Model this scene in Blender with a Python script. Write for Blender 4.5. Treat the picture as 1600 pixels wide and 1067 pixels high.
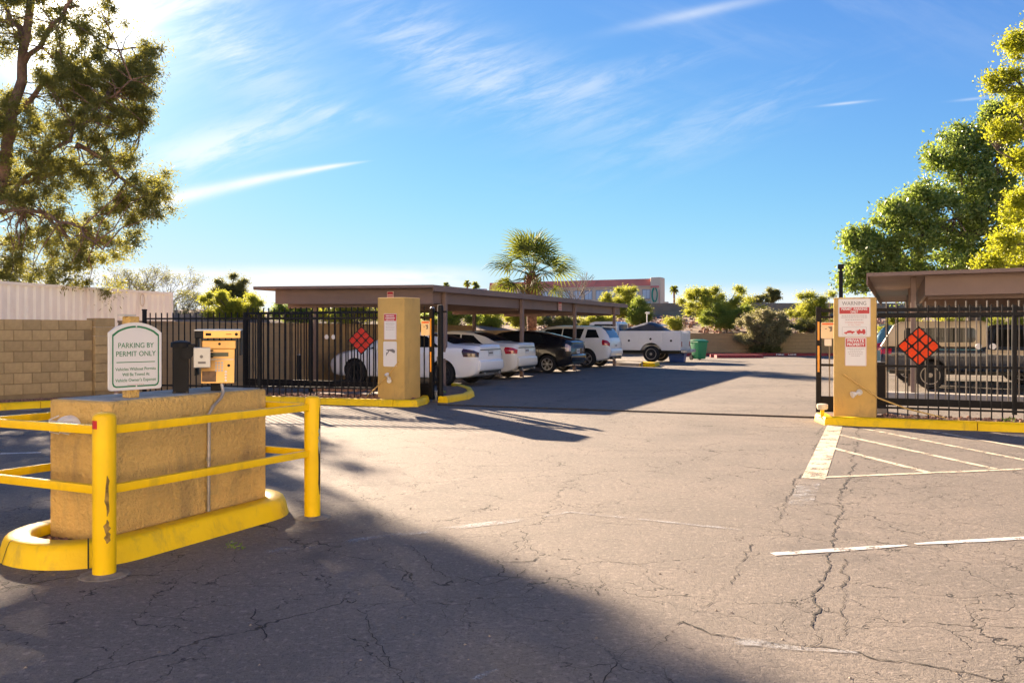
import bpy, bmesh, math, random
import numpy as np
from mathutils import Vector, Matrix

for o in list(bpy.data.objects): bpy.data.objects.remove(o)
SC = bpy.context.scene
COL = SC.collection
rnd = random.Random(7)
R = math.radians

# ------------------------------------------------------------------ camera
EYE, FPX = 1.45, 1350.0
cam_d = bpy.data.cameras.new('camera'); cam = bpy.data.objects.new('camera', cam_d); COL.objects.link(cam)
cam.location = (0, 0, EYE); cam.rotation_euler = (R(90), 0, 0)
cam_d.sensor_width = 36; cam_d.lens = 36*FPX/1600; cam_d.shift_y = -15.5/1600
cam_d.clip_start = .1; cam_d.clip_end = 5000
SC.camera = cam

# ------------------------------------------------------------------ sun, sky, exposure
SUN_AZ, SUN_EL = R(-27.6), R(18.3)
sun_dir = Vector((math.sin(SUN_AZ)*math.cos(SUN_EL), math.cos(SUN_AZ)*math.cos(SUN_EL), math.sin(SUN_EL)))
sl = bpy.data.lights.new('sun', 'SUN'); sl.energy = 2.15; sl.angle = R(.5); sl.color = (1, .78, .56)
so = bpy.data.objects.new('sun', sl); COL.objects.link(so)
so.rotation_euler = sun_dir.to_track_quat('Z', 'Y').to_euler(); so.location = (-20, 40, 20)
vs = SC.view_settings
vs.view_transform = 'Standard'; vs.look = 'None'; vs.gamma = 1; vs.use_curve_mapping = False
vs.exposure = 3.54
SC.render.engine = 'CYCLES'
SC.cycles.use_denoising = True
SC.cycles.max_bounces = 8; SC.cycles.transparent_max_bounces = 12
SC.cycles.caustics_reflective = False; SC.cycles.caustics_refractive = False

# ---- small shader language: S wraps a socket, operators make math nodes
class S:
    def __init__(s, nt, sock): s.nt, s.k = nt, sock
    def _m(s, op, *a):
        n = s.nt.nodes.new('ShaderNodeMath'); n.operation = op
        for i, x in enumerate((s,)+a):
            if isinstance(x, S): s.nt.links.new(x.k, n.inputs[i])
            else: n.inputs[i].default_value = x
        return S(s.nt, n.outputs[0])
    def __add__(s, o): return s._m('ADD', o)
    __radd__ = __add__
    def __sub__(s, o): return s._m('SUBTRACT', o)
    def __rsub__(s, o): return (s*-1)+o
    def __mul__(s, o): return s._m('MULTIPLY', o)
    __rmul__ = __mul__
    def __truediv__(s, o): return s._m('DIVIDE', o)
    def pow(s, o): return s._m('POWER', o)
    def max(s, o): return s._m('MAXIMUM', o)
    def min(s, o): return s._m('MINIMUM', o)
    def abs(s): return s._m('ABSOLUTE')
    def exp(s): return s._m('EXPONENT')
    def step(s, a, b, lo=0., hi=1.):            # smoothstep
        n = s.nt.nodes.new('ShaderNodeMapRange'); n.interpolation_type = 'SMOOTHSTEP'
        s.nt.links.new(s.k, n.inputs[0])
        n.inputs[1].default_value, n.inputs[2].default_value = a, b
        n.inputs[3].default_value, n.inputs[4].default_value = lo, hi
        return S(s.nt, n.outputs[0])

class NT:
    def __init__(s, nt): s.nt = nt; nt.nodes.clear()
    def n(s, t, **kw):
        x = s.nt.nodes.new('ShaderNode'+t)
        for k, v in kw.items(): setattr(x, k, v)
        return x
    def link(s, a, b): s.nt.links.new(a.k if isinstance(a, S) else a, b)
    def wrap(s, k): return S(s.nt, k)
    def comb(s, x, y, z):
        n = s.n('CombineXYZ')
        for i, v in enumerate((x, y, z)):
            if isinstance(v, S): s.link(v, n.inputs[i])
            else: n.inputs[i].default_value = v
        return S(s.nt, n.outputs[0])
    def noise(s, vec, scale, detail=4, rough=.55, dist=0., out=0):
        n = s.n('TexNoise'); s.link(vec, n.inputs['Vector'])
        n.inputs['Scale'].default_value = scale; n.inputs['Detail'].default_value = detail
        n.inputs['Roughness'].default_value = rough; n.inputs['Distortion'].default_value = dist
        return S(s.nt, n.outputs[out])
    def mix(s, f, a, b, mode='MIX'):
        n = s.n('Mix', data_type='RGBA', blend_type=mode)
        for i, v in ((0, f), (6, a), (7, b)):
            if isinstance(v, S): s.link(v, n.inputs[i])
            elif i == 0: n.inputs[0].default_value = v
            else: n.inputs[i].default_value = tuple(v)+(1,) if len(v) == 3 else v
        return S(s.nt, n.outputs[2])

def make_world():
    w = bpy.data.worlds.new('World'); SC.world = w; w.use_nodes = True
    t = NT(w.node_tree)
    out = t.n('OutputWorld'); bg = t.n('Background'); bg.inputs[1].default_value = .05
    sky = t.n('TexSky', sky_type='NISHITA'); sky.sun_disc = False
    sky.sun_elevation = SUN_EL; sky.sun_rotation = SUN_AZ
    sky.altitude = 300; sky.air_density = 1.0; sky.dust_density = .05; sky.ozone_density = 6.0
    g = t.n('TexCoord'); sep = t.n('SeparateXYZ'); t.link(g.outputs['Generated'], sep.inputs[0])
    x, y, z = (t.wrap(sep.outputs[i]) for i in range(3))
    front = y.step(.05, .2)
    yy = y.max(.05)
    a, b = x/yy, z/yy                                     # tangents of direction
    zc = z.max(.0)
    # plane-projected coordinates for high cirrus
    den = zc+.12
    px, py = x/den, y/den
    ca, sa = math.cos(R(35)), math.sin(R(35))
    qx, qy = px*ca+py*sa, py*ca-px*sa
    v1 = t.comb(qx*.40, qy*2.0, 0.)
    n1 = t.noise(v1, 1.5, 9, .66, .2)
    v2 = t.comb(qx*.5, qy*.5, 3.)
    n2 = t.noise(v2, .8, 3, .5, .2)
    up = zc.step(.10, .26)
    cirrus = n1.step(.44, .82)*n2.step(.40, .66)*up*.5
    def blob(ax, bx, ra, rb, rot=0.):
        c, s_ = math.cos(rot), math.sin(rot)
        da, db = a-ax, b-bx
        u, v = (da*c+db*s_)/ra, (db*c-da*s_)/rb
        return ((u*u+v*v)*-1).exp()
    fx, fy = a*math.cos(R(20))+b*math.sin(R(20)), b*math.cos(R(20))-a*math.sin(R(20))
    fine = t.noise(t.comb(fx*7., fy*34., 1.), 1.3, 9, .66, .35)
    pt = lambda X, Y: ((X-800)/FPX, (518-Y)/FPX)
    # contrail-like streak, wedge shaped
    (ax, bx), (cx, cy) = pt(235, 318), pt(585, 250)
    L = math.hypot(cx-ax, cy-bx); ux, uy = (cx-ax)/L, (cy-bx)/L
    along = ((a-ax)*ux+(b-bx)*uy)/L
    bend = (along-.55)*(along-.55)*.018
    across = (b-bx)*ux-(a-ax)*uy+bend-.003
    wid = (1.02-along).max(.0)*.0085+.0008
    streak = ((across/wid)*(across/wid)*-1).exp()*along.step(-.25, .0)*along.step(1.02, .8)*(.35+fine*1.0)*1.05
    patch = blob(*pt(330, 232), .115, .024, R(17))*fine.step(.30, .62)*1.15
    patch = patch+blob(*pt(330, 40), .12, .040, R(-38))*fine.step(.33, .68)*.9
    patch = patch+blob(*pt(670, 75), .12, .045, R(-35))*fine.step(.34, .72)*.75
    patch = patch+blob(*pt(850, 140), .13, .04, R(-15))*fine.step(.34, .72)*.6+blob(*pt(1130, 190), .16, .03, R(22))*fine.step(.36, .7)*.35+blob(*pt(520, 175), .06, .010, R(-8))*fine.step(.34, .7)*.5+blob(*pt(200, 50), .16, .07, 0.)*fine.step(.25, .7)*.45
    patch = patch+blob(*pt(1100, 18), .085, .006, R(12))*(.4+fine)*.7
    patch = patch+blob(*pt(1000, 110), .09, .012, R(14))*fine.step(.38, .7)*.4
    patch = patch+blob(*pt(1320, 162), .025, .0015, R(6))*.8+blob(*pt(1520, 155), .02, .0015, R(6))*.5
    # low bank of cloud over the horizon
    bank_n = t.noise(t.comb(a*4., b*22., 5.), 1.6, 6, .55, .3)
    bank = bank_n.step(.22, .50)*b.step(.008, .022)*b.step(.082, .062)*a.step(.02, -.12)*1.05
    bank = bank+bank_n.step(.30, .55)*b.step(.005, .018)*b.step(.062, .035)*a.step(-.05, .1)*.75
    dens = (cirrus*.8+(streak+patch*.62+bank)*front).min(1.).max(0.)*.9
    # solar aureole: thin cloud scattering round the sun
    sd = t.n('VectorMath', operation='DOT_PRODUCT'); t.link(g.outputs['Generated'], sd.inputs[0]); sd.inputs[1].default_value = sun_dir
    d = t.wrap(sd.outputs['Value']).max(0.)
    glow = d.pow(900.)*10.+d.pow(160.)*.9+d.pow(24.)*.16
    # soft shoulder on the very bright horizon, per channel
    sp = t.n('SeparateColor'); t.link(sky.outputs[0], sp.inputs[0]); ch = []
    for i, (top, k) in enumerate(((1.62, .250), (1.68, .282), (1.80, .350))):
        c = t.wrap(sp.outputs[i])*k; ch.append(c/((c/top).pow(4.)+1.).pow(.25))
    cb = t.n('CombineColor')
    for i in range(3): t.link(ch[i], cb.inputs[i])
    base = t.mix(dens, t.wrap(cb.outputs[0]), (1.80, 1.84, 1.88))
    gn = t.n('VectorMath', operation='SCALE'); gn.inputs[0].default_value = (1., .93, .82); t.link(glow, gn.inputs['Scale'])
    add = t.n('VectorMath', operation='ADD'); t.link(base, add.inputs[0]); t.link(gn.outputs[0], add.inputs[1])
    t.link(add.outputs[0], bg.inputs[0]); t.link(bg.outputs[0], out.inputs[0])
make_world()

# ------------------------------------------------------------------ frames of the place
TH = math.atan(604/1350)
CT, ST = math.cos(TH), math.sin(TH)
def UV(u, v): return (ST*u+CT*v, CT*u-ST*v)          # lot frame: u along the drive, v to the right along the gate line
def GP(px, py, z=0.):                                 # where the survey sight line px,py meets height z
    Y = FPX*(EYE-z)/(py-518.); return ((px-800)/FPX*Y, Y)

# ------------------------------------------------------------------ object helpers
def link(name, data, parent=None, loc=(0, 0, 0), rot=0.):
    o = bpy.data.objects.new(name, data); COL.objects.link(o)
    o.location = loc
    o.rotation_euler = rot if isinstance(rot, (tuple, list)) else (0, 0, rot)
    if parent: o.parent = parent
    return o
def tag(o, label=None, cat=None, group=None, kind=None):
    if label: o['label'] = label
    if cat: o['category'] = cat
    if group: o['group'] = group
    if kind: o['kind'] = kind
    return o
def thing(name, label, cat, loc=(0, 0, 0), rot=0., group=None):
    if len(loc) == 2: loc = (*loc, 0)
    return tag(link(name, None, None, loc, rot), label, cat, group)

class MB:
    """collects vertices and faces for one mesh"""
    def __init__(s): s.v, s.f = [], []
    def add(s, vs, fs):
        n = len(s.v); s.v += [tuple(p) for p in vs]; s.f += [tuple(n+i for i in f) for f in fs]; return s
    def box(s, x0, x1, y0, y1, z0, z1):
        return s.add([(x0,y0,z0),(x1,y0,z0),(x1,y1,z0),(x0,y1,z0),(x0,y0,z1),(x1,y0,z1),(x1,y1,z1),(x0,y1,z1)],
                     [(0,3,2,1),(4,5,6,7),(0,1,5,4),(1,2,6,5),(2,3,7,6),(3,0,4,7)])
    def prism(s, poly, lo, hi, axis='z'):
        n = len(poly)
        mk = {'z': lambda p, h: (p[0], p[1], h), 'y': lambda p, h: (p[0], h, p[1]), 'x': lambda p, h: (h, p[0], p[1])}[axis]
        vs = [mk(p, lo) for p in poly]+[mk(p, hi) for p in poly]
        return s.add(vs, [tuple(range(n-1, -1, -1)), tuple(range(n, 2*n))]+[(i, (i+1) % n, n+(i+1) % n, n+i) for i in range(n)])
    def tube(s, pts, r, n=8, cap=True):
        pts = [Vector(p) for p in pts]; m = len(pts)
        rs = r if isinstance(r, (list, tuple)) else [r]*m
        vs, up = [], None
        for i, p in enumerate(pts):
            t = (pts[min(i+1, m-1)]-pts[max(i-1, 0)]).normalized()
            if up is None: up = t.orthogonal().normalized()
            else:
                up = up-t*up.dot(t)
                up = up.normalized() if up.length > 1e-6 else t.orthogonal().normalized()
            b = t.cross(up)
            for k in range(n):
                an = 2*math.pi*k/n
                vs.append(p+(up*math.cos(an)+b*math.sin(an))*rs[i])
        fs = [(i*n+k, i*n+(k+1) % n, (i+1)*n+(k+1) % n, (i+1)*n+k) for i in range(m-1) for k in range(n)]
        if cap: fs += [tuple(range(n-1, -1, -1)), tuple(range((m-1)*n, m*n))]
        return s.add(vs, fs)
    def lathe(s, prof, n=24, axis='z', c=(0, 0, 0)):
        vs = []
        for r, h in prof:
            for k in range(n):
                a = 2*math.pi*k/n; p = (r*math.cos(a), r*math.sin(a), h)
                if axis == 'y': p = (p[0], p[2], p[1])
                vs.append((p[0]+c[0], p[1]+c[1], p[2]+c[2]))
        m = len(prof)
        fs = [(i*n+k, i*n+(k+1) % n, (i+1)*n+(k+1) % n, (i+1)*n+k) for i in range(m-1) for k in range(n)]
        fs += [tuple(range(n-1, -1, -1)), tuple(range((m-1)*n, m*n))]
        return s.add(vs, fs)
    def mesh(s, name, mat=None, bevel=0., seg=2, smooth=False, ang=35):
        me = bpy.data.meshes.new(name); me.from_pydata(s.v, [], s.f)
        bm = bmesh.new(); bm.from_mesh(me)
        bmesh.ops.recalc_face_normals(bm, faces=bm.faces)
        if bevel:
            es = [e for e in bm.edges if len(e.link_faces) == 2 and e.calc_face_angle(0) > R(25)]
            bmesh.ops.bevel(bm, geom=es, offset=bevel, segments=seg, profile=.6, affect='EDGES', clamp_overlap=True)
        if smooth:
            for f in bm.faces: f.smooth = True
            for e in bm.edges:
                if len(e.link_faces) == 2 and e.calc_face_angle(0) > R(ang): e.smooth = False
        bm.to_mesh(me); bm.free()
        if mat: me.materials.append(mat)
        return me
    def obj(s, name, mat, parent=None, loc=(0, 0, 0), rot=0., **kw):
        return link(name, s.mesh(name, mat, **kw), parent, loc, rot)

def quads_mesh(name, verts, nper, mat):
    """many separate little faces, fast"""
    me = bpy.data.meshes.new(name)
    nv = len(verts); nf = nv//nper
    me.vertices.add(nv); me.vertices.foreach_set('co', np.asarray(verts, np.float32).ravel())
    me.loops.add(nv); me.loops.foreach_set('vertex_index', np.arange(nv, dtype=np.int32))
    me.polygons.add(nf); me.polygons.foreach_set('loop_start', np.arange(0, nv, nper, dtype=np.int32))
    me.update(calc_edges=True)
    me.materials.append(mat); return me

# ------------------------------------------------------------------ materials
def mat(name, col, rough=.6, var=.12, vscale=3., bump=0., bscale=40., metal=0., coat=0., rand=0., dirt=None, dscale=1.2, damt=.5, spec=.5, detail=5):
    m = bpy.data.materials.new(name); m.use_nodes = True; t = NT(m.node_tree)
    out = t.n('OutputMaterial'); p = t.n('BsdfPrincipled'); t.link(p.outputs[0], out.inputs[0])
    tc = t.n('TexCoord'); P = tc.outputs['Object']
    n = t.noise(P, vscale, 4)
    c = t.mix(n.step(.3, .7), tuple(x*(1-var) for x in col), tuple(min(1, x*(1+var)) for x in col))
    if dirt:
        mp = t.n('Mapping'); mp.inputs['Scale'].default_value = (1, 1, .45); t.link(P, mp.inputs['Vector'])
        dn = t.noise(mp.outputs[0], dscale, 8, .68, .4)
        c = t.mix(dn.step(.5, .72)*damt, c, dirt)
    if rand:
        oi = t.n('ObjectInfo'); f = t.wrap(oi.outputs['Random'])*(2*rand)+(1-rand)
        g = t.n('VectorMath', operation='SCALE'); t.link(c, g.inputs[0]); t.link(f, g.inputs['Scale']); c = S(t.nt, g.outputs[0])
    t.link(c, p.inputs['Base Color'])
    p.inputs['Roughness'].default_value = rough; p.inputs['Metallic'].default_value = metal
    p.inputs['Coat Weight'].default_value = coat; p.inputs['Coat Roughness'].default_value = .05
    p.inputs['Specular IOR Level'].default_value = spec
    if bump:
        b = t.n('Bump'); b.inputs['Strength'].default_value = 1.; b.inputs['Distance'].default_value = bump
        t.link(t.noise(P, bscale, detail, .6), b.inputs['Height']); t.link(b.outputs[0], p.inputs['Normal'])
    return m

def leaf_mat(name, c1, c2, trans=.5, tcol=None, rough=.5):
    m = bpy.data.materials.new(name); m.use_nodes = True; t = NT(m.node_tree)
    out = t.n('OutputMaterial'); p = t.n('BsdfPrincipled'); tr = t.n('BsdfTranslucent'); mx = t.n('MixShader')
    g = t.n('NewGeometry'); f = t.wrap(g.outputs['Random Per Island'])
    c = t.mix(f, c1, c2); t.link(c, p.inputs['Base Color']); p.inputs['Roughness'].default_value = rough
    t.link(t.mix(f, tcol or tuple(x*1.5 for x in c1), tcol or tuple(x*1.5 for x in c2)), tr.inputs[0])
    mx.inputs[0].default_value = trans
    t.link(p.outputs[0], mx.inputs[1]); t.link(tr.outputs[0], mx.inputs[2]); t.link(mx.outputs[0], out.inputs[0])
    return m

def glass_mat(name, col=(.012, .014, .016), rough=.03):
    m = mat(name, col, rough, 0., spec=.32); return m

def asphalt_mat():
    m = bpy.data.materials.new('asphalt'); m.use_nodes = True; t = NT(m.node_tree)
    out = t.n('OutputMaterial'); p = t.n('BsdfPrincipled'); t.link(p.outputs[0], out.inputs[0])
    tc = t.n('TexCoord'); P = tc.outputs['Object']
    big = t.noise(P, .16, 5, .6, .5); mid = t.noise(P, 1.1, 6, .65, .3); fine = t.noise(P, 60., 4, .75); grit_ = t.noise(P, 24., 4, .7); agg = t.noise(P, 190., 2, .6)
    c = t.mix(big.step(.35, .65), (.150, .131, .112), (.210, .180, .150))
    c = t.mix(mid.step(.35, .7)*.55, c, (.26, .217, .180))
    c = t.mix(fine.step(.50, .62)*.7, c, (.085, .076, .072))
    c = t.mix(agg.step(.58, .68)*.75, c, (.30, .26, .215))
    c = t.mix(grit_.step(.52, .66)*.5, c, (.12, .106, .098))
    c = t.mix(grit_.step(.46, .34)*.5, c, (.36, .305, .265))
    stain = t.noise(P, .55, 6, .7, .8)
    c = t.mix(stain.step(.57, .72)*.5, c, (.09, .081, .077))
    # streaks along the drive from tyres
    mp = t.n('Mapping'); mp.inputs['Rotation'].default_value = (0, 0, TH); t.link(P, mp.inputs['Vector']); 
    sc = t.n('Mapping'); sc.inputs['Scale'].default_value = (1.6, .09, 1.); t.link(mp.outputs[0], sc.inputs['Vector'])
    tr = t.noise(sc.outputs[0], 1., 3, .5)
    c = t.mix(tr.step(.56, .72)*.22, c, (.10, .09, .085))
    spot = t.noise(P, 2.6, 4, .65, .5); c = t.mix(spot.step(.66, .76)*.55, c, (.07, .063, .06))
    # alligator cracks, two sizes, broken up
    wob = t.noise(P, 1.7, 4, .6, 0., 1)
    va = t.n('VectorMath', operation='MULTIPLY_ADD'); t.link(wob, va.inputs[0]); va.inputs[1].default_value = (.75, .75, 0.); t.link(P, va.inputs[2])
    wob2 = t.noise(P, 9., 3, .6, 0., 1)
    vb = t.n('VectorMath', operation='MULTIPLY_ADD'); t.link(wob2, vb.inputs[0]); vb.inputs[1].default_value = (.10, .10, 0.); t.link(va.outputs[0], vb.inputs[2])
    def cr(scale, w, lo, hi, ms):
        v = t.n('TexVoronoi', feature='DISTANCE_TO_EDGE'); v.voronoi_dimensions = '2D'; t.link(vb.outputs[0], v.inputs['Vector']); v.inputs['Scale'].default_value = scale
        mk = t.noise(P, ms, 4, .6); wn = t.noise(P, 3., 3, .6)
        d = t.wrap(v.outputs['Distance'])/(wn.step(.35, .7)*w+w*.25)
        return d.step(1., .35)*mk.step(lo, hi)
    crack = cr(.9, .0075, .38, .52, .5).max(cr(2.1, .012, .45, .56, .55)).max(cr(4.4, .020, .52, .60, .4)).max(cr(.33, .0036, .3, .45, .3))
    c = t.mix(crack*.78, c, (.012, .011, .010))
    t.link(c, p.inputs['Base Color']); p.inputs['Roughness'].default_value = .86; p.inputs['Specular IOR Level'].default_value = .3
    b = t.n('Bump'); b.inputs['Distance'].default_value = .02; b.inputs['Strength'].default_value = .8
    t.link(fine*.45+agg*.22+mid*.7+grit_*.35-crack*.6, b.inputs['Height']); t.link(b.outputs[0], p.inputs['Normal'])
    return m

def paint_mat(name, col, amax, scale=4., thr=(.5, .62)):
    """worn painted marking; where it has gone the asphalt below shows through"""
    m = bpy.data.materials.new(name); m.use_nodes = True; t = NT(m.node_tree)
    out = t.n('OutputMaterial'); p = t.n('BsdfPrincipled'); tr = t.n('BsdfTransparent'); mx = t.n('MixShader')
    P = t.n('TexCoord').outputs['Object']
    n = t.noise(P, scale, 8, .75, .3); n2 = t.noise(P, 55., 4, .7); n3 = t.noise(P, 2., 4)
    t.link(t.mix(n3.step(.3, .7), tuple(x*.82 for x in col), col), p.inputs['Base Color']); p.inputs['Roughness'].default_value = .8
    t.link((n*.65+n2*.35).step(thr[1], thr[0])*amax, mx.inputs[0])
    t.link(tr.outputs[0], mx.inputs[1]); t.link(p.outputs[0], mx.inputs[2]); t.link(mx.outputs[0], out.inputs[0])
    return m

def block_mat(name, col, mortar, bw=.4, bh=.2):
    m = bpy.data.materials.new(name); m.use_nodes = True; t = NT(m.node_tree)
    out = t.n('OutputMaterial'); p = t.n('BsdfPrincipled'); t.link(p.outputs[0], out.inputs[0])
    P = t.n('TexCoord').outputs['Object']
    sep = t.n('SeparateXYZ'); t.link(P, sep.inputs[0])
    v = t.comb(t.wrap(sep.outputs[0]), t.wrap(sep.outputs[2]), 0.)
    br = t.n('TexBrick'); t.link(v, br.inputs['Vector']); br.inputs['Scale'].default_value = 1.; br.inputs['Mortar Size'].default_value = .006
    br.inputs['Brick Width'].default_value = bw; br.inputs['Row Height'].default_value = bh
    for i, cc in ((1, col), (2, tuple(x*.9 for x in col)), (3, mortar)): br.inputs[i].default_value = (*cc, 1)
    n = t.noise(P, 1.3, 5); c = t.mix(n.step(.4, .75)*.3, S(t.nt, br.outputs[0]), tuple(x*.7 for x in col))
    t.link(c, p.inputs['Base Color']); p.inputs['Roughness'].default_value = .9
    b = t.n('Bump'); b.inputs['Distance'].default_value = .01; f = t.wrap(br.outputs['Fac'])
    t.link(t.noise(P, 60., 3)*.3-f, b.inputs['Height']); t.link(b.outputs[0], p.inputs['Normal'])
    return m

M = {}
M['asphalt'] = asphalt_mat()
M['soil'] = mat('soil', (.16, .10, .07), .95, .35, 6., .03, 25.)
M['desert'] = mat('desert', (.22, .15, .11), .95, .3, .7, .05, 6.)
M['gravel'] = mat('gravel', (.30, .17, .12), .95, .35, 30., .02, 40., rand=.2)
M['stucco'] = mat('stucco', (.70, .455, .145), .9, .10, 2.2, .032, 30., dirt=(.30, .21, .10), dscale=2.6, damt=.6, detail=4)
M['stucco_top'] = mat('stucco_top', (.42, .40, .34), .9, .2, 5., .015, 30., dirt=(.2, .2, .19), damt=.6)
M['pillar'] = mat('pillar', (.60, .395, .125), .9, .08, 2., .006, 60., dirt=(.34, .23, .10), dscale=2.4, damt=.55)
M['cmu'] = mat('cmu', (.45, .325, .165), .95, .12, 6., .006, 70., rand=.12, dirt=(.26, .19, .11), dscale=1.5, damt=.45)
M['mortar'] = mat('mortar', (.28, .20, .105), .95, .1, 5., .004, 60.)
M['cmu_far'] = block_mat('cmu_far', (.46, .31, .16), (.38, .26, .14))
M['cmu_grey'] = block_mat('cmu_grey', (.30, .26, .20), (.22, .19, .15), .8, .4)
M['yellow'] = mat('yellow_paint', (.95, .60, .003), .42, .06, 3., .0015, 30., dirt=(.50, .32, .04), dscale=5.5, damt=.5, spec=.25)
M['yellow_kerb'] = mat('yellow_kerb', (.95, .61, .004), .5, .08, 2.5, .006, 18., dirt=(.46, .30, .05), dscale=6., damt=.55, spec=.25)
M['red_kerb'] = mat('red_kerb', (.30, .035, .035), .7, .15, 3., .004, 30.)
M['concrete'] = mat('concrete', (.36, .33, .29), .9, .15, 4., .004, 60., dirt=(.2, .18, .15), damt=.4)
M['loose_stone'] = mat('loose_stone', (.26, .215, .175), .9, .3, 40.)
M['scuff'] = mat('scuff', (.26, .16, .035), .8, .5, 25., dirt=(.08, .055, .03), dscale=14., damt=.8)
M['rust'] = mat('rust', (.055, .045, .035), .8, .4, 30.)
M['black'] = mat('black_metal', (.008, .008, .010), .55, .2, 8., rand=.1, spec=.22)
M['glint_picket'] = mat('glint_picket', (.20, .175, .145), .5, .15, 8., rand=.12)  # pale colour stands in for sun glint on the black pickets
M['black_dull'] = mat('black_dull', (.016, .015, .016), .7, .2, 5., spec=.25)
M['brown'] = mat('brown_paint', (.205, .142, .122), .6, .08, 1.5, .001, 20., dirt=(.24, .13, .085), dscale=.9, damt=.4)
M['brown_deck'] = mat('brown_deck', (.22, .15, .122), .65, .08, 2.)
M['white_sign'] = mat('white_sign', (.78, .76, .74), .4, .02)
M['cream_sign'] = mat('cream_sign', (.76, .66, .48), .45, .03)
M['green_ink'] = mat('green_ink', (.02, .20, .07), .4, 0.)
M['red_ink'] = mat('red_ink', (.50, .02, .03), .4, .03)
M['grey_ink'] = mat('grey_ink', (.16, .15, .15), .5, 0.)
M['pale_ink'] = mat('pale_ink', (.48, .44, .43), .5, 0.)
M['pink_ink'] = mat('pink_ink', (.62, .30, .26), .5, 0.)
M['orange_reflector'] = mat('orange_reflector', (.86, .065, .006), .4, .08, 20., spec=.2)
M['red_reflector'] = mat('red_reflector', (.42, .022, .016), .45, .2, 20., spec=.2)
M['white_reflector'] = mat('white_reflector', (.80, .78, .76), .25, .02)
M['amber_tape'] = mat('amber_tape', (.85, .36, .02), .3, .05)
M['red_tape'] = mat('red_tape', (.55, .01, .015), .3, .05)
M['gold'] = mat('gold_metal', (.72, .41, .13), .36, .10, 4., metal=.55, dirt=(.35, .2, .08), dscale=5., damt=.4)
M['grey_metal'] = mat('grey_metal', (.42, .42, .42), .4, .1, 4., metal=.5)
M['conduit'] = mat('conduit', (.36, .33, .30), .5, .2, 10., metal=.5)
M['grey_plastic'] = mat('grey_plastic', (.50, .49, .46), .5, .08)
M['white_plastic'] = mat('white_plastic', (.78, .75, .70), .4, .04)
M['white_paint'] = paint_mat('white_marking', (.76, .73, .68), .97, 5., (.50, .60))
M['cream_paint'] = paint_mat('cream_marking', (.74, .63, .46), .95, 4., (.48, .60))
M['faded_paint'] = paint_mat('faded_marking', (.46, .46, .46), .62, 3., (.40, .54))
M['crack'] = mat('crack_fill', (.030, .026, .023), .95, .3)
M['tar'] = mat('tar', (.02, .019, .018), .6, .2)
M['car_white'] = mat('car_white', (.88, .88, .88), .28, .01, coat=.7)
M['car_pearl'] = mat('car_pearl', (.82, .78, .69), .3, .01, coat=.7)
M['car_black'] = mat('car_black', (.010, .010, .012), .22, .1, coat=.8)
M['car_silver'] = mat('car_silver', (.84, .83, .80), .28, .01, coat=.7)
M['car_navy'] = mat('car_navy', (.030, .042, .070), .25, .1, coat=.8)
M['car_tan'] = mat('car_tan', (.60, .50, .36), .4, .05, coat=.3)
M['car_teal'] = mat('car_teal', (.10, .26, .34), .3, .05, coat=.7)
M['truck_white'] = mat('truck_white', (.82, .81, .79), .35, .03, 2., coat=.3)
M['glass'] = glass_mat('car_glass')
M['glass_blue'] = glass_mat('car_glass_blue', (.05, .13, .24), .05)
M['tyre'] = mat('tyre', (.013, .013, .014), .8, .2, 12.)
M['well'] = mat('wheel_well', (.008, .008, .008), .9, .1)
M['alloy'] = mat('alloy', (.55, .55, .56), .3, .05, metal=.8)
M['alloy_dark'] = mat('alloy_dark', (.05, .05, .055), .35, .05, metal=.6)
M['steel_wheel'] = mat('steel_wheel', (.40, .35, .28), .5, .1, metal=.2)
M['tail_red'] = mat('tail_red', (.45, .010, .018), .12, .1, coat=.8)
M['tail_dark'] = mat('tail_dark', (.05, .008, .014), .10, .1, coat=.8)
M['tail_clear'] = mat('tail_clear', (.55, .42, .42), .12, .2, 12., coat=.8)
M['plate'] = mat('plate', (.62, .64, .66), .4, .06, 14.)
M['trim'] = mat('black_trim', (.02, .02, .02), .55, .1)
M['bin_green'] = mat('bin_green', (.015, .19, .08), .45, .06)
M['bin_blue'] = mat('bin_blue', (.02, .07, .28), .45, .06)
M['tarp'] = mat('dark_tarp', (.018, .024, .045), .5, .2, 3., .02, 4.)
M['container'] = mat('container_paint', (.84, .83, .76), .55, .05, .8, dirt=(.55, .40, .32), dscale=.8, damt=.35)
M['hotel'] = mat('hotel_wall', (.90, .70, .50), .9, .04, .1)
M['hotel_tan'] = mat('hotel_tower', (.86, .70, .50), .9, .04, .1)
M['hotel_red'] = mat('hotel_roof', (.78, .26, .20), .8, .1, .3)
M['hotel_glass'] = mat('hotel_glass', (.72, .80, .86), .12, .1, .2)
M['hotel_frame'] = mat('hotel_frame', (.16, .22, .28), .5, .05)
M['hotel_logo'] = mat('hotel_logo', (.02, .33, .21), .5, .05)
M['bark'] = mat('bark', (.19, .12, .09), .95, .35, 4., .03, 14.)
M['bark_grey'] = mat('bark_grey', (.13, .105, .085), .95, .3, 5., .02, 18.)
M['palm_bark'] = mat('palm_bark', (.20, .11, .065), .95, .4, 8., .04, 16.)
M['rock'] = mat('rock', (.13, .075, .06), .9, .3, 6., .03, 12.)
M['rock_pink'] = mat('rock_pink', (.42, .24, .17), .9, .3, 8., .02, 14., rand=.3)
M['pine'] = leaf_mat('pine_needles', (.060, .088, .024), (.175, .170, .048), .48, (.30, .29, .05))
M['broadleaf'] = leaf_mat('broad_leaves', (.065, .125, .030), (.33, .38, .12), .42, (.34, .44, .07), .32)
M['yellowleaf'] = leaf_mat('yellow_leaves', (.13, .20, .02), (.42, .42, .03), .48, (.48, .50, .03))
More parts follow.
